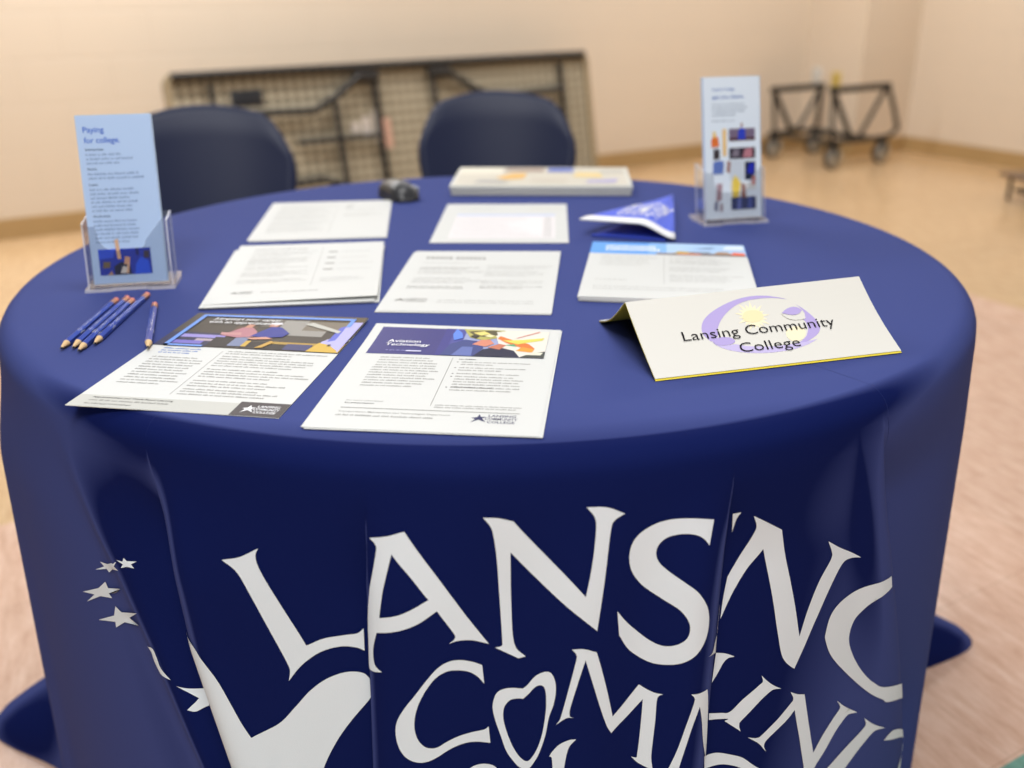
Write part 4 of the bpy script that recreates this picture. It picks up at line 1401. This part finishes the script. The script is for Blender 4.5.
def draw_paying(m, fnk):
    f0, f1, f2 = fnk(0), fnk(1), fnk(2)
    blue = flat('heading_blue', 52, 98, 200)
    put_text(m, 'Paying', 9 * mm, 206 * mm, 28 * mm, blue, f0, height=8 * mm, bold=0.01)
    put_text(m, 'for college.', 9 * mm, 192 * mm, 48 * mm, blue, f0, height=8 * mm, bold=0.01)
    dk = flat('brochure_dark', 60, 78, 112)
    gt = flat('brochure_grey', 136, 158, 194)
    r2 = random.Random(4)
    for word, w_, y0, nl in (('Scholarships', 25, 182, 3), ('Grants', 13, 156, 2), ('Loans', 12, 135, 6), ('Work-study', 24, 92, 6)):
        put_text(m, word, 9 * mm, y0 * mm, w_ * mm, dk, f0, height=2.9 * mm, bold=0.02)
        body_text(m, 9 * mm, (y0 - 7) * mm, (84 if nl == 2 else 68 if nl != 3 else 64) * mm, nl, 5.7 * mm, gt, f0, r2, 0.0023, 0.8)
    # photograph of graduates in blue gowns
    rect(m, 10 * mm, 12 * mm, 82 * mm, 48 * mm, flat('gown_blue', 34, 56, 168), f0, 2)
    for j, (pts, rgb) in enumerate((([(10, 34), (30, 36), (34, 48), (10, 48)], (48, 84, 214)), ([(58, 12), (80, 12), (78, 30), (68, 36), (60, 26)], (38, 86, 222)),
                     ([(30, 12), (54, 12), (52, 26), (40, 30), (30, 24)], (26, 32, 66)), ([(14, 22), (24, 22), (26, 30), (16, 31)], (112, 96, 80)),
                     ([(44, 26), (52, 27), (53, 36), (46, 37)], (206, 156, 128)), ([(36, 34), (41, 34), (39, 62), (34, 60)], (214, 172, 140)),
                     ([(38, 14), (50, 14), (48, 22), (42, 24)], (206, 200, 196)), ([(72, 34), (80, 34), (80, 44), (73, 44)], (64, 56, 74)),
                     ([(46, 14), (49, 14), (52, 28), (49, 28)], (214, 172, 140)), ([(20, 12), (28, 12), (26, 18)], (180, 140, 120)),
                     ([(62, 38), (66, 38), (66, 48), (61, 48)], (24, 34, 110)))):
        m.poly([(a * mm, b * mm) for a, b in pts], flat('photo_%d_%d_%d' % rgb, *rgb), fnk(1 + 0.15 * j))


def draw_help(m, fnk):
    def up(k):
        g = fnk(k)
        return lambda x, y: g(x, float(np.interp(y / mm, (0, 14, 36, 50, 70, 78, 97, 106, 124, 138, 152, 170, 184, 197, 228),
                                                 (0, 14, 35, 62, 92, 97, 115, 126, 146, 158, 167, 184, 194, 207, 228))) * mm)
    f0 = up(0)
    blue = flat('heading_steel', 72, 112, 180)
    put_text(m, "Let's help", 16 * mm, 197 * mm, 40 * mm, blue, f0, height=6.5 * mm, bold=0.012)
    put_text(m, 'get you there.', 15 * mm, 184 * mm, 58 * mm, blue, f0, height=6.5 * mm, bold=0.012)
    gt = flat('brochure_grey2', 150, 162, 176)
    r2 = random.Random(8)
    body_text(m, 14 * mm, 170 * mm, 76 * mm, 4, 6.0 * mm, gt, f0, r2, 0.0023, 0.7)
    body_text(m, 14 * mm, 138 * mm, 56 * mm, 1, 6.0 * mm, gt, f0, r2, 0.0026, 1.0)
    for j, ((a, b, c, d), rgb) in enumerate((((44, 106, 92, 124), (120, 104, 128)), ((44, 106, 92, 111), (84, 52, 60)), ((44, 78, 92, 97), (52, 44, 58)),
                              ((72, 50, 92, 70), (34, 42, 66)), ((44, 50, 70, 74), (206, 214, 224)), ((46, 14, 92, 36), (52, 62, 108)),
                              ((44, 42, 92, 48), (226, 226, 226)), ((32, 84, 39, 124), (236, 196, 128)))):
        rect(m, a * mm, b * mm, c * mm, d * mm, flat('photo_%d_%d_%d' % rgb, *rgb), up(0.15 * j))
    for j, (pts, rgb) in enumerate((([(60, 108), (74, 108), (74, 122), (66, 126), (61, 120)], (46, 66, 190)), ([(66, 126), (69, 126), (69, 134), (66, 134)], (150, 104, 96)),
                     ([(12, 98), (26, 100), (24, 112), (16, 116), (11, 108)], (226, 116, 54)), ([(14, 112), (20, 112), (20, 120), (15, 121)], (236, 196, 96)),
                     ([(15, 78), (26, 80), (26, 96), (15, 96)], (62, 54, 58)), ([(13, 58), (32, 58), (34, 72), (26, 76), (14, 72)], (98, 122, 190)),
                     ([(38, 60), (44, 58), (46, 72), (40, 74)], (160, 118, 112)), ([(76, 58), (88, 56), (90, 68), (80, 68)], (34, 44, 176)),
                     ([(18, 30), (28, 32), (30, 48), (20, 48)], (170, 140, 150)), ([(48, 36), (60, 36), (64, 48), (54, 56), (48, 50)], (238, 208, 90)),
                     ([(64, 36), (74, 34), (72, 46), (66, 48)], (150, 104, 90)), ([(84, 46), (90, 46), (92, 54), (86, 54)], (206, 120, 110)),
                     ([(14, 14), (20, 14), (21, 30), (15, 30)], (120, 122, 150)), ([(24, 12), (30, 14), (30, 26), (25, 26)], (168, 150, 160)),
                     ([(68, 80), (86, 80), (86, 96), (72, 94)], (190, 126, 138)), ([(48, 82), (62, 82), (62, 94), (52, 94)], (130, 120, 134)),
                     ([(56, 16), (64, 16), (64, 34), (58, 34)], (96, 106, 170)), ([(76, 16), (84, 16), (84, 34), (78, 34)], (70, 82, 150)))):
        m.poly([(a * mm, b * mm) for a, b in pts], flat('photo_%d_%d_%d' % rgb, *rgb), up(2 + 0.15 * j))


rb = random.Random(3)
HLX, HLY, HLR = -0.503, 1.212, math.radians(9)
make_holder('clear acrylic holder with Paying for college brochures, beside the pencils', HLX, HLY, HLR)
make_brochures(HLX, HLY, HLR, dict(body=M_LBLUE, rest=M_BED, draw=draw_paying), 'light blue brochure headed Paying for college, front of its holder',
               'light blue brochure standing behind the Paying for college one', 'brochures behind the Paying for college one', 5, 0.0011, rb)
HRX, HRY, HRR = 0.3715, 1.548, math.radians(13)
make_holder('clear acrylic holder with pale picture brochures, behind the right pile', HRX, HRY, HRR)
make_brochures(HRX, HRY, HRR, dict(body=M_PALE, rest=M_BED, draw=draw_help), 'pale blue brochure with a grid of small photos, front of its holder',
               'pale blue brochure standing behind the one with small photos', 'brochures behind the one with small photos', 7, 0.0014, rb, 1.045)

# ------------------------------------------------------------------ computer mouse
M_MOUSE = mat('mouse_black', (52, 52, 54), 0.35, spec=0.5)
M_MOUSE2 = mat('mouse_side', (28, 28, 30), 0.55)
mo = thing('computer_mouse', 'black computer mouse near the far edge, behind the back left sheet', 'mouse', (-0.210, 1.790, ZT), math.radians(-58))


def mouse_shell(nx, ny, y0, y1, lift, z_scale):
    m = MB()
    V, F = [], []
    L_, Wd = 0.105, 0.062
    for i in range(nx + 1):
        t = y0 + (y1 - y0) * i / nx
        x = L_ * (t - 0.5)
        hw = Wd / 2 * (1 - abs(2 * t - 1) ** 3.2) ** 0.5 * (0.93 + 0.07 * math.cos(2 * math.pi * t))
        hz = 0.036 * (1 - abs(2 * t - 0.92) ** 2.6) ** 0.6 if abs(2 * t - 0.92) < 1 else 0
        for j in range(ny + 1):
            a = math.pi * j / ny
            V.append((x, hw * math.cos(a), 0.003 + lift + max(hz, 0) * z_scale * math.sin(a) ** 0.7))
    for i in range(nx):
        for j in range(ny):
            q = i * (ny + 1) + j
            F.append((q, q + 1, q + ny + 2, q + ny + 1))
    m.add(V, F, M_MOUSE, True)
    return m


mouse_shell(20, 16, 0.001, 0.999, 0.0, 0.85).build('body', mo)
m = MB()
V = [(0.105 * (t - .5), 0.0305 * s * (1 - abs(2 * t - 1) ** 3.2) ** .5, 0) for t in [i / 16 for i in range(1, 16)] for s in (-1, 1)]
V2 = [(v[0], v[1], 0.0035) for v in V]
F = [(2 * i, 2 * i + 2, 2 * i + 3, 2 * i + 1) for i in range(14)]
n = len(V)
m.add(V + V2, [f[::-1] for f in F] + [tuple(k + n for k in f) for f in F] + [(2 * i, 2 * i + 2, 2 * i + 2 + n, 2 * i + n) for i in range(14)] + [(2 * i + 1, 2 * i + 1 + n, 2 * i + 3 + n, 2 * i + 3) for i in range(14)], M_MOUSE2)
m.build('sole', mo)
m = mouse_shell(10, 6, 0.60, 0.97, 0.0008, 0.85)
m.build('button_plate', mo)
m = MB()
m.lathe([(0.002, -.0035), (.0085, -.0035), (.0095, -.002), (.0095, .002), (.0085, .0035), (.002, .0035)], mat('mouse_wheel', (120, 120, 122), 0.5), 20, origin=(0.026, 0, 0.0255), axis='Y')
m.build('scroll_wheel', mo)
m = MB()
m.box((0.0, 0.0295, 0.014), (0.05, 0.004, 0.012), mat('mouse_grip', (150, 158, 168), 0.3), bev=0.0015)
m.build('side_grip', mo)

# ------------------------------------------------------------------ flat white box with a printed lid
bx = thing('flat_box', 'flat white box with a colourful printed lid at the far table edge', 'box', (0.0635, 1.889, ZT), math.radians(-3.4))
M_BOXW = mat('box_white', (214, 213, 204), 0.55)
M_BOXT = mat('box_top', (208, 202, 188), 0.5)
BXW, BXD = 0.345, 0.196
m = MB()
m.box((0, 0, 0.0055), (BXW - .004, BXD - .004, 0.011), M_BOXW, bev=0.001)
m.build('tray', bx)
m = MB()
m.box((0, 0, 0.0145), (BXW, BXD, 0.009), M_BOXW, bev=0.0012)
ft = lambda a, b: (a, b, 0.0192)
ft2 = lambda a, b: (a, b, 0.0194)
ft3 = lambda a, b: (a, b, 0.0196)
rect(m, -.165, -.092, .165, .092, M_BOXT, ft)
rect(m, -.165, .02, -.08, .092, flat('box_cream', 228, 222, 206), ft2)
for j, (pts, rgb) in enumerate((([(-.09, -.02), (-.06, .03), (-.03, .03), (-.035, -.03), (-.07, -.04)], (226, 182, 112)), ([(.01, .04), (.062, .04), (.062, .088), (.012, .088)], (104, 122, 190)),
                 ([(-.08, .05), (.0, .04), (.005, .085), (-.07, .085)], (168, 148, 136)), ([(.06, -.01), (.12, -.02), (.115, .03), (.07, .04)], (228, 204, 146)),
                 ([(.085, -.07), (.14, -.07), (.15, -.03), (.09, -.045)], (176, 170, 206)), ([(-.13, -.07), (-.07, -.075), (-.06, -.05), (-.12, -.04)], (176, 174, 172)),
                 ([(-.02, -.06), (.05, -.06), (.05, -.02), (-.02, -.01)], (206, 198, 184)), ([(.115, .03), (.16, .03), (.16, .07), (.115, .07)], (198, 194, 184)))):
    m.poly(pts, flat('photo_%d_%d_%d' % rgb, *rgb), lambda a, b, j=j: (a, b, 0.0196 + 0.00003 * j))
m.build('lid', bx)

# ------------------------------------------------------------------ pennants
M_FELT = mat('royal_felt', (58, 88, 216), 0.7, sheen=0.1, bump=(700, 0.2))
M_FELT2 = mat('royal_felt_dark', (36, 62, 176), 0.7, bump=(700, 0.2))
M_BAND = mat('pennant_band', (236, 236, 238), 0.65)


def pennant(label, p0, p1, tip, zf, felt, lettered):
    """p0-p1: the wide end with its white band; zf(t, v) gives the height"""
    root = thing('pennant', label, 'pennant', ((p0[0] + p1[0]) / 2, (p0[1] + p1[1]) / 2, 0))
    ox, oy = root.location.x, root.location.y
    p0, p1, tip = Vector(p0), Vector(p1), Vector(tip)

    def pos(t, v, dz=0.0):
        e = p0.lerp(p1, t)
        q = e.lerp(tip, v)
        return (q.x - ox, q.y - oy, zf(t, v) + dz)
    n = 16
    th = 0.0014
    for nm, v0, v1, mt_, t0 in (('felt', 0.0, 0.995, felt, th), ('band', -0.012, 0.075 if lettered else 0.012, M_BAND if lettered else M_FELT2, th + .0012)):
        m = MB()
        V, F = [], []
        lo = 0.0 if nm == 'felt' else -0.0006
        for dz in (t0, lo):
            for i in range(n + 1):
                for j in range(n + 1):
                    V.append(pos(i / n, v0 + (v1 - v0) * j / n, dz))
        N = (n + 1) ** 2
        q = lambda i, j: i * (n + 1) + j
        for i in range(n):
            for j in range(n):
                F.append((q(i, j), q(i + 1, j), q(i + 1, j + 1), q(i, j + 1)))
                F.append((N + q(i, j), N + q(i, j + 1), N + q(i + 1, j + 1), N + q(i + 1, j)))
        ring = [(i, 0) for i in range(n)] + [(n, j) for j in range(n)] + [(i, n) for i in range(n, 0, -1)] + [(0, j) for j in range(n, 0, -1)]
        for k in range(len(ring)):
            a, b = ring[k], ring[(k + 1) % len(ring)]
            F.append((N + q(*a), N + q(*b), q(*b), q(*a)))
        m.add(V, F, mt_, True)
        if nm == 'felt' and lettered:
            # words run along the pennant from the band to the tip
            def fn(x, y):
                v = 0.12 + x
                w_ = (1 - v)
                t = 0.5 + y / max(w_, .2)
                return pos(1 - t if False else t, v, th + 0.0006)
            for i, wd in enumerate(('LANSING', 'COMMUNITY', 'COLLEGE')):
                put_text(m, wd, 0.03, 0.10 - 0.16 * i, 0.40 if i != 1 else 0.46, M_WHITE, fn, height=0.13, bold=0.015)
        m.build(nm, root)
    return root


def z_top(t, v):
    lift = 0.020 * (1 - smooth01((t - 0.62) / 0.38)) * (1 - smooth01((v - 0.0) / 0.95) * 0.75)
    return ZT + 0.0042 + lift + 0.006 * math.sin(math.pi * min(1, max(0, v))) * t


pennant('royal blue felt pennant with white band and lettering, upper of two', (.112, 1.488), (.254, 1.436), (.300, 1.742), z_top, M_FELT, True)
pennant('royal blue pennant underneath, only its folded edge showing', (.130, 1.478), (.240, 1.440), (.292, 1.70), lambda t, v: ZT + 0.0006, M_FELT2, False)

# ------------------------------------------------------------------ chairs
M_SHELL = mat('navy_plastic', (37, 45, 76), 0.48, spec=0.5, bump=(400, 0.05))


def make_chair(label, x, y, rz):
    t = thing('stacking_chair', label, 'chair', (x, y, 0), rz, 'chairs behind the round table')
    nx, nz = 22, 18

    def back(a, b, off):
        hw = 0.196 + 0.028 * smooth01(b * 1.1) - 0.006 * b * b
        xx = a * hw
        zt = 0.836 - 0.050 * (abs(a)) ** 2.0 - 0.080 * max(0.0, (abs(a) - 0.66) / 0.34) ** 2.4
        z0 = 0.50 + 0.02 * abs(a) ** 3
        z = z0 + (zt - z0) * b
        yy = 0.205 + 0.17 * (z - 0.5) - 0.055 * (abs(a)) ** 2.2 + off + 0.02 * max(0, b - .85) / .15 * .6
        return (xx, yy, z)
    m = MB()
    V, F = [], []
    for off in (0.0, 0.011):
        for i in range(nx + 1):
            for j in range(nz + 1):
                V.append(back(2 * i / nx - 1, j / nz, off))
    N = (nx + 1) * (nz + 1)
    q = lambda i, j: i * (nz + 1) + j
    for i in range(nx):
        for j in range(nz):
            F.append((q(i, j), q(i + 1, j), q(i + 1, j + 1), q(i, j + 1)))
            F.append((N + q(i, j), N + q(i, j + 1), N + q(i + 1, j + 1), N + q(i + 1, j)))
    ring = [(i, 0) for i in range(nx)] + [(nx, j) for j in range(nz)] + [(i, nz) for i in range(nx, 0, -1)] + [(0, j) for j in range(nz, 0, -1)]
    for k in range(len(ring)):
        a, b = ring[k], ring[(k + 1) % len(ring)]
        F.append((N + q(*a), N + q(*b), q(*b), q(*a)))
    m.add(V, F, M_SHELL, True)
    m.build('backrest', t)
    m = MB()
    V, F = [], []

    def seat(a, b, off):
        hw = 0.225 - 0.02 * b
        yy = -0.22 + 0.42 * b
        z = 0.452 - 0.018 * math.sin(math.pi * min(1, b * 1.05)) - 0.02 * max(0, .2 - b) * 5 + 0.012 * abs(a) ** 3 + off
        return (a * hw, yy + 0.02 * (1 - abs(a) ** 3) * (1 - b) * -1, z)
    for off in (0.0, -0.011):
        for i in range(nx + 1):
            for j in range(nz + 1):
                V.append(seat(2 * i / nx - 1, j / nz, off))
    for i in range(nx):
        for j in range(nz):
            F.append((q(i, j), q(i + 1, j), q(i + 1, j + 1), q(i, j + 1)))
            F.append((N + q(i, j), N + q(i, j + 1), N + q(i + 1, j + 1), N + q(i + 1, j)))
    for k in range(len(ring)):
        a, b = ring[k], ring[(k + 1) % len(ring)]
        F.append((N + q(*a), N + q(*b), q(*b), q(*a)))
    m.add(V, F, M_SHELL, True)
    m.build('seat', t)
    for sx in (-1, 1):
        m = MB()
        m.tube([(sx * .225, -.235, 0.002), (sx * .205, -.17, .425), (sx * .20, -.10, .43)], 0.0105, M_CHROME)
        m.build('leg', t)
        m = MB()
        m.tube([(sx * .225, .245, 0.002), (sx * .200, .215, .43), (sx * .192, .215, .50), (sx * .17, .232, .64)], 0.0105, M_CHROME)
        m.build('leg', t)
        m = MB()
        m.tube([(sx * .20, -.10, .43), (sx * .20, .214, .43)], 0.0095, M_CHROME)
        m.build('seat_rail', t)
    return t


ch = make_chair('navy plastic chair behind the table, to the right of the mouse', -0.020, 2.50, math.radians(4))
copy_thing(ch, (-0.695, 2.235, 0), math.radians(20), 'navy plastic chair behind the Paying for college brochures', 'chairs behind the round table')

# ------------------------------------------------------------------ folding table on its side against the wall
TA = math.radians(33)
LEAN = math.radians(11)
FTL, FTH = 2.41, 0.762
tb = thing('folding_table', 'beige folding table stood on its side against the back wall', 'folding table', (0, 0, 0))
tc = Vector((-0.570, 5.18, 0)) + Vector((math.sin(TA), -math.cos(TA), 0)) * (FTH * math.sin(LEAN) - 0.0)
tb.location = (tc.x, tc.y, 0.004)
tb.rotation_euler = (-LEAN, 0, TA)


def underside_mat():
    mm_ = bpy.data.materials.new('textured_beige_plastic')
    mm_.use_nodes = True
    nt = mm_.node_tree
    b = nt.nodes['Principled BSDF']
    b.inputs['Roughness'].default_value = 0.6
    tc_ = nt.nodes.new('ShaderNodeTexCoord')
    mp_ = nt.nodes.new('ShaderNodeMapping')
    mp_.inputs['Rotation'].default_value = (0, math.radians(45), 0)
    ck = nt.nodes.new('ShaderNodeTexChecker')
    ck.inputs['Scale'].default_value = 28
    ck.inputs['Color1'].default_value = srgb(184, 172, 148)
    ck.inputs['Color2'].default_value = srgb(120, 110, 90)
    nt.links.new(tc_.outputs['Object'], mp_.inputs['Vector'])
    nt.links.new(mp_.outputs['Vector'], ck.inputs['Vector'])
    nt.links.new(ck.outputs['Color'], b.inputs['Base Color'])
    bp = nt.nodes.new('ShaderNodeBump')
    bp.inputs['Strength'].default_value = 0.5
    bp.inputs['Distance'].default_value = 0.004
    nt.links.new(ck.outputs['Fac'], bp.inputs['Height'])
    nt.links.new(bp.outputs['Normal'], b.inputs['Normal'])
    return mm_


M_UNDER = underside_mat()
M_RIM = mat('beige_plastic', (160, 142, 112), 0.55)


def rounded(w_, h_, r, n=6, z0=0.0):
    P = []
    for cx, cz, a0 in ((w_ / 2 - r, z0 + r, -90), (w_ / 2 - r, z0 + h_ - r, 0), (-w_ / 2 + r, z0 + h_ - r, 90), (-w_ / 2 + r, z0 + r, 180)):
        for k in range(n + 1):
            a = math.radians(a0 + 90 * k / n)
            P.append((cx + r * math.cos(a), cz + r * math.sin(a)))
    return P


m = MB()
slab(m, rounded(FTL, FTH, 0.06), -0.010, 0.018, M_UNDER)
m.build('tabletop', tb)
m = MB()
po, pi_ = rounded(FTL, FTH, 0.06), rounded(FTL - 0.05, FTH - 0.05, 0.04, z0=0.025)
n = len(po)
V = [(a, -0.030, b) for a, b in po] + [(a, -0.030, b) for a, b in pi_] + [(a, 0.0185, b) for a, b in po] + [(a, -0.0095, b) for a, b in pi_]
F = []
for i in range(n):
    j = (i + 1) % n
    F += [(i, j, n + j, n + i), (i, 2 * n + i, 2 * n + j, j), (n + i, n + j, 3 * n + j, 3 * n + i)]
m.add(V, F, M_RIM, False)
m.build('rim', tb)


def ft_tube(name, pts, r=0.013, mtl=M_STEEL):
    m = MB()
    m.tube([(a, d, b) for a, b, d in pts], r, mtl)
    return m.build(name, tb)


# long rails and folded leg frames, seen from underneath: (along, up, depth)
ft_tube('side_rail', [(-1.17, .742, -.034), (1.17, .742, -.034)], 0.020)
ft_tube('side_rail', [(-1.17, .022, -.034), (1.17, .022, -.034)], 0.020)
for sgn in (-1, 1):
    xs = lambda a: sgn * a
    ft_tube('end_bar', [(xs(1.00), .70, -.030), (xs(1.00), .05, -.030)], 0.012)
    ft_tube('leg', [(xs(1.00), .56, -.045), (xs(.52), .545, -.045), (xs(.40), .60, -.045), (xs(.24), .70, -.045)], 0.018)
    ft_tube('leg', [(xs(1.00), .20, -.045), (xs(.52), .215, -.045), (xs(.40), .16, -.045), (xs(.24), .06, -.045)], 0.018)
    ft_tube('cross_bar', [(xs(.40), .60, -.045), (xs(.40), .16, -.045)], 0.016)
    ft_tube('cross_bar', [(xs(.17), .70, -.032), (xs(.17), .06, -.032)], 0.016)
    ft_tube('brace', [(xs(.62), .40, -.040), (xs(.17), .40, -.040)], 0.014)
    m = MB()
    m.box((xs(.21), -.040, .69), (.13, .03, .05), M_STEEL, bev=.005)
    m.build('hinge_bracket', tb)
    m = MB()
    m.box((xs(.21), -.040, .07), (.13, .03, .05), M_STEEL, bev=.005)
    m.build('hinge_bracket', tb)
m = MB()
m.box((-.83, -.0125, .63), (.155, .006, .075), mat('black_label', (40, 40, 44), 0.4), bev=.002)
m.build('black_label', tb)
m = MB()
ms1, ms2 = mat('sticker_white', (206, 194, 184), 0.5), mat('sticker_pink', (208, 166, 146), 0.5)
for cx, hh, mt_ in ((-.24, .05, ms1), (-.18, .10, ms1), (-.12, .15, ms1), (-.065, .15, ms2)):
    m.box((cx - .055, -.0112, .43 + (.02 if mt_ is ms1 else -.02)), (.045, .002, hh), mt_)
m.build('white_stickers', tb)

# ------------------------------------------------------------------ wheeled cart by the corner
ca, cb = room_ab(2.12, 6.47)
cp = Vector(room_pt(ca, cb))
ct = thing('wheeled_cart', 'empty black tube-frame cart on casters in the back right corner', 'cart', (cp.x, cp.y, 0), WA)
M_TIRE = mat('caster_grey', (178, 172, 160), 0.5)
M_TIRE2 = mat('caster_black', (46, 42, 40), 0.5)
CW, CD, CB = 0.22, 0.26, 0.165


def ctube(name, pts, r=0.015):
    m = MB()
    m.tube(pts, r, M_STEEL, 10)
    return m.build(name, ct)


for sd in (-1, 1):
    y = sd * CD
    x0 = -0.035 if sd < 0 else -0.045
    CW = 0.24 if sd < 0 else 0.22
    CT = 0.49 if sd < 0 else 0.45
    ctube('top_rail', [(x0 - CW - .02, y, CT), (x0 + CW + .02, y, CT)], 0.021)
    if sd < 0:
        ctube('base_rail', [(x0 - CW, y, CB), (x0 + CW, y, CB), (x0 + CW + .10, y, CB + .01), (x0 + CW + .15, y, CB + .05)])
        ctube('end_post', [(x0 + CW + .01, y, CT), (x0 + CW + .09, y, CT - .14), (x0 + CW + .15, y, CB + .05)], 0.015)
    else:
        ctube('base_rail', [(x0 - CW, y, CB), (x0 + CW, y, CB)])
        ctube('end_post', [(x0 + CW, y, CT), (x0 + CW - .01, y, CB)], 0.015)
    ctube('end_post', [(x0 - CW, y, CT), (x0 - CW + .04, y, CB)], 0.013)
    ctube('brace', [(x0 - CW, y, CT), (x0 - .04, y, CB + .02)], 0.017)
    ctube('brace', [(x0 + CW, y, CT), (x0 + .04, y, CB + .02)], 0.014)
for sx in (-1, 1):
    ctube('cross_rail', [(-.06 + sx * (CW - .03), -CD, CB), (-.06 + sx * (CW - .03), CD, CB)], 0.014)
ctube('cross_rail', [(-.06, -CD, CB + .02), (-.06, CD, CB + .02)], 0.014)
for sx in (-1, 1):
    for sy in (-1, 1):
        cs = MB()
        x, y = (-.005 if sy < 0 else -.045) + sx * (.22 if sy < 0 else .19), sy * CD
        cs.box((x, y, .149), (.07, .06, .012), M_STEEL, bev=.003)
        for q in (-1, 1):
            cs.box((x + .01, y + q * .026, .105), (.034, .005, .085), M_STEEL)
        c_ = cs.build('caster', ct)
        w_ = MB()
        w_.lathe([(.012, -.020), (.058, -.020), (.070, -.013), (.070, .013), (.058, .020), (.012, .020)], M_TIRE2, 22, origin=(x + .012, y, .071), axis='Y')
        w_.lathe([(.002, -.0225), (.056, -.0225), (.060, -.0195)], M_TIRE, 18, origin=(x + .012, y, .071), axis='Y')
        w_.lathe([(.060, .0195), (.056, .0225), (.002, .0225)], M_TIRE, 18, origin=(x + .012, y, .071), axis='Y')
        w_.build('wheel', c_)

# ------------------------------------------------------------------ outlets on the boxed-out corner, dark stool foot at the right
for nm, lab, bb, zz, rgb in (('outlet', 'white wall outlet on the boxed-out corner above the cart', 0.12, 0.50, (222, 220, 214)),
                             ('outlet', 'yellow wall outlet on the boxed-out corner above the cart', 0.30, 0.48, (214, 186, 92))):
    p = room_pt(A_R - PW, bb * 1.0)
    t = thing(nm, lab, 'outlet', (p[0], p[1], zz), WA - math.pi / 2)
    m = MB()
    m.box((0, -.004, 0), (.075, .008, .12), mat('plate_%d' % rgb[2], rgb, .4), bev=.002)
    m.build('cover_plate', t)
    for zz2 in (-.027, .027):
        m = MB()
        m.box((0, -.0085, zz2), (.036, .003, .03), mat('plate_face_%d' % rgb[2], tuple(int(c * .9) for c in rgb), .4), bev=.001)
        m.build('socket', t)

ft_ = thing('low_bench', 'end of a low dark brown bench at the right edge, near the baseboard', 'bench', (2.86, 5.10, 0), math.radians(8))
M_STOOL = mat('stool_brown', (112, 88, 68), 0.5)
m = MB()
m.box((.02, 0, .135), (.40, .26, .022), M_STOOL, bev=.008)
m.build('upper_tread', ft_)
m = MB()
m.box((.06, -.06, .055), (.36, .26, .022), mat('stool_dark', (58, 50, 42), 0.5), bev=.008)
m.build('lower_tread', ft_)
for sx in (-1, 1):
    for sy in (-.10, .10):
        m = MB()
        m.tube([(.03 + sx * .15, sy, .0), (.03 + sx * .15, sy, .126)], .011, M_STEEL)
        m.build('leg', ft_)
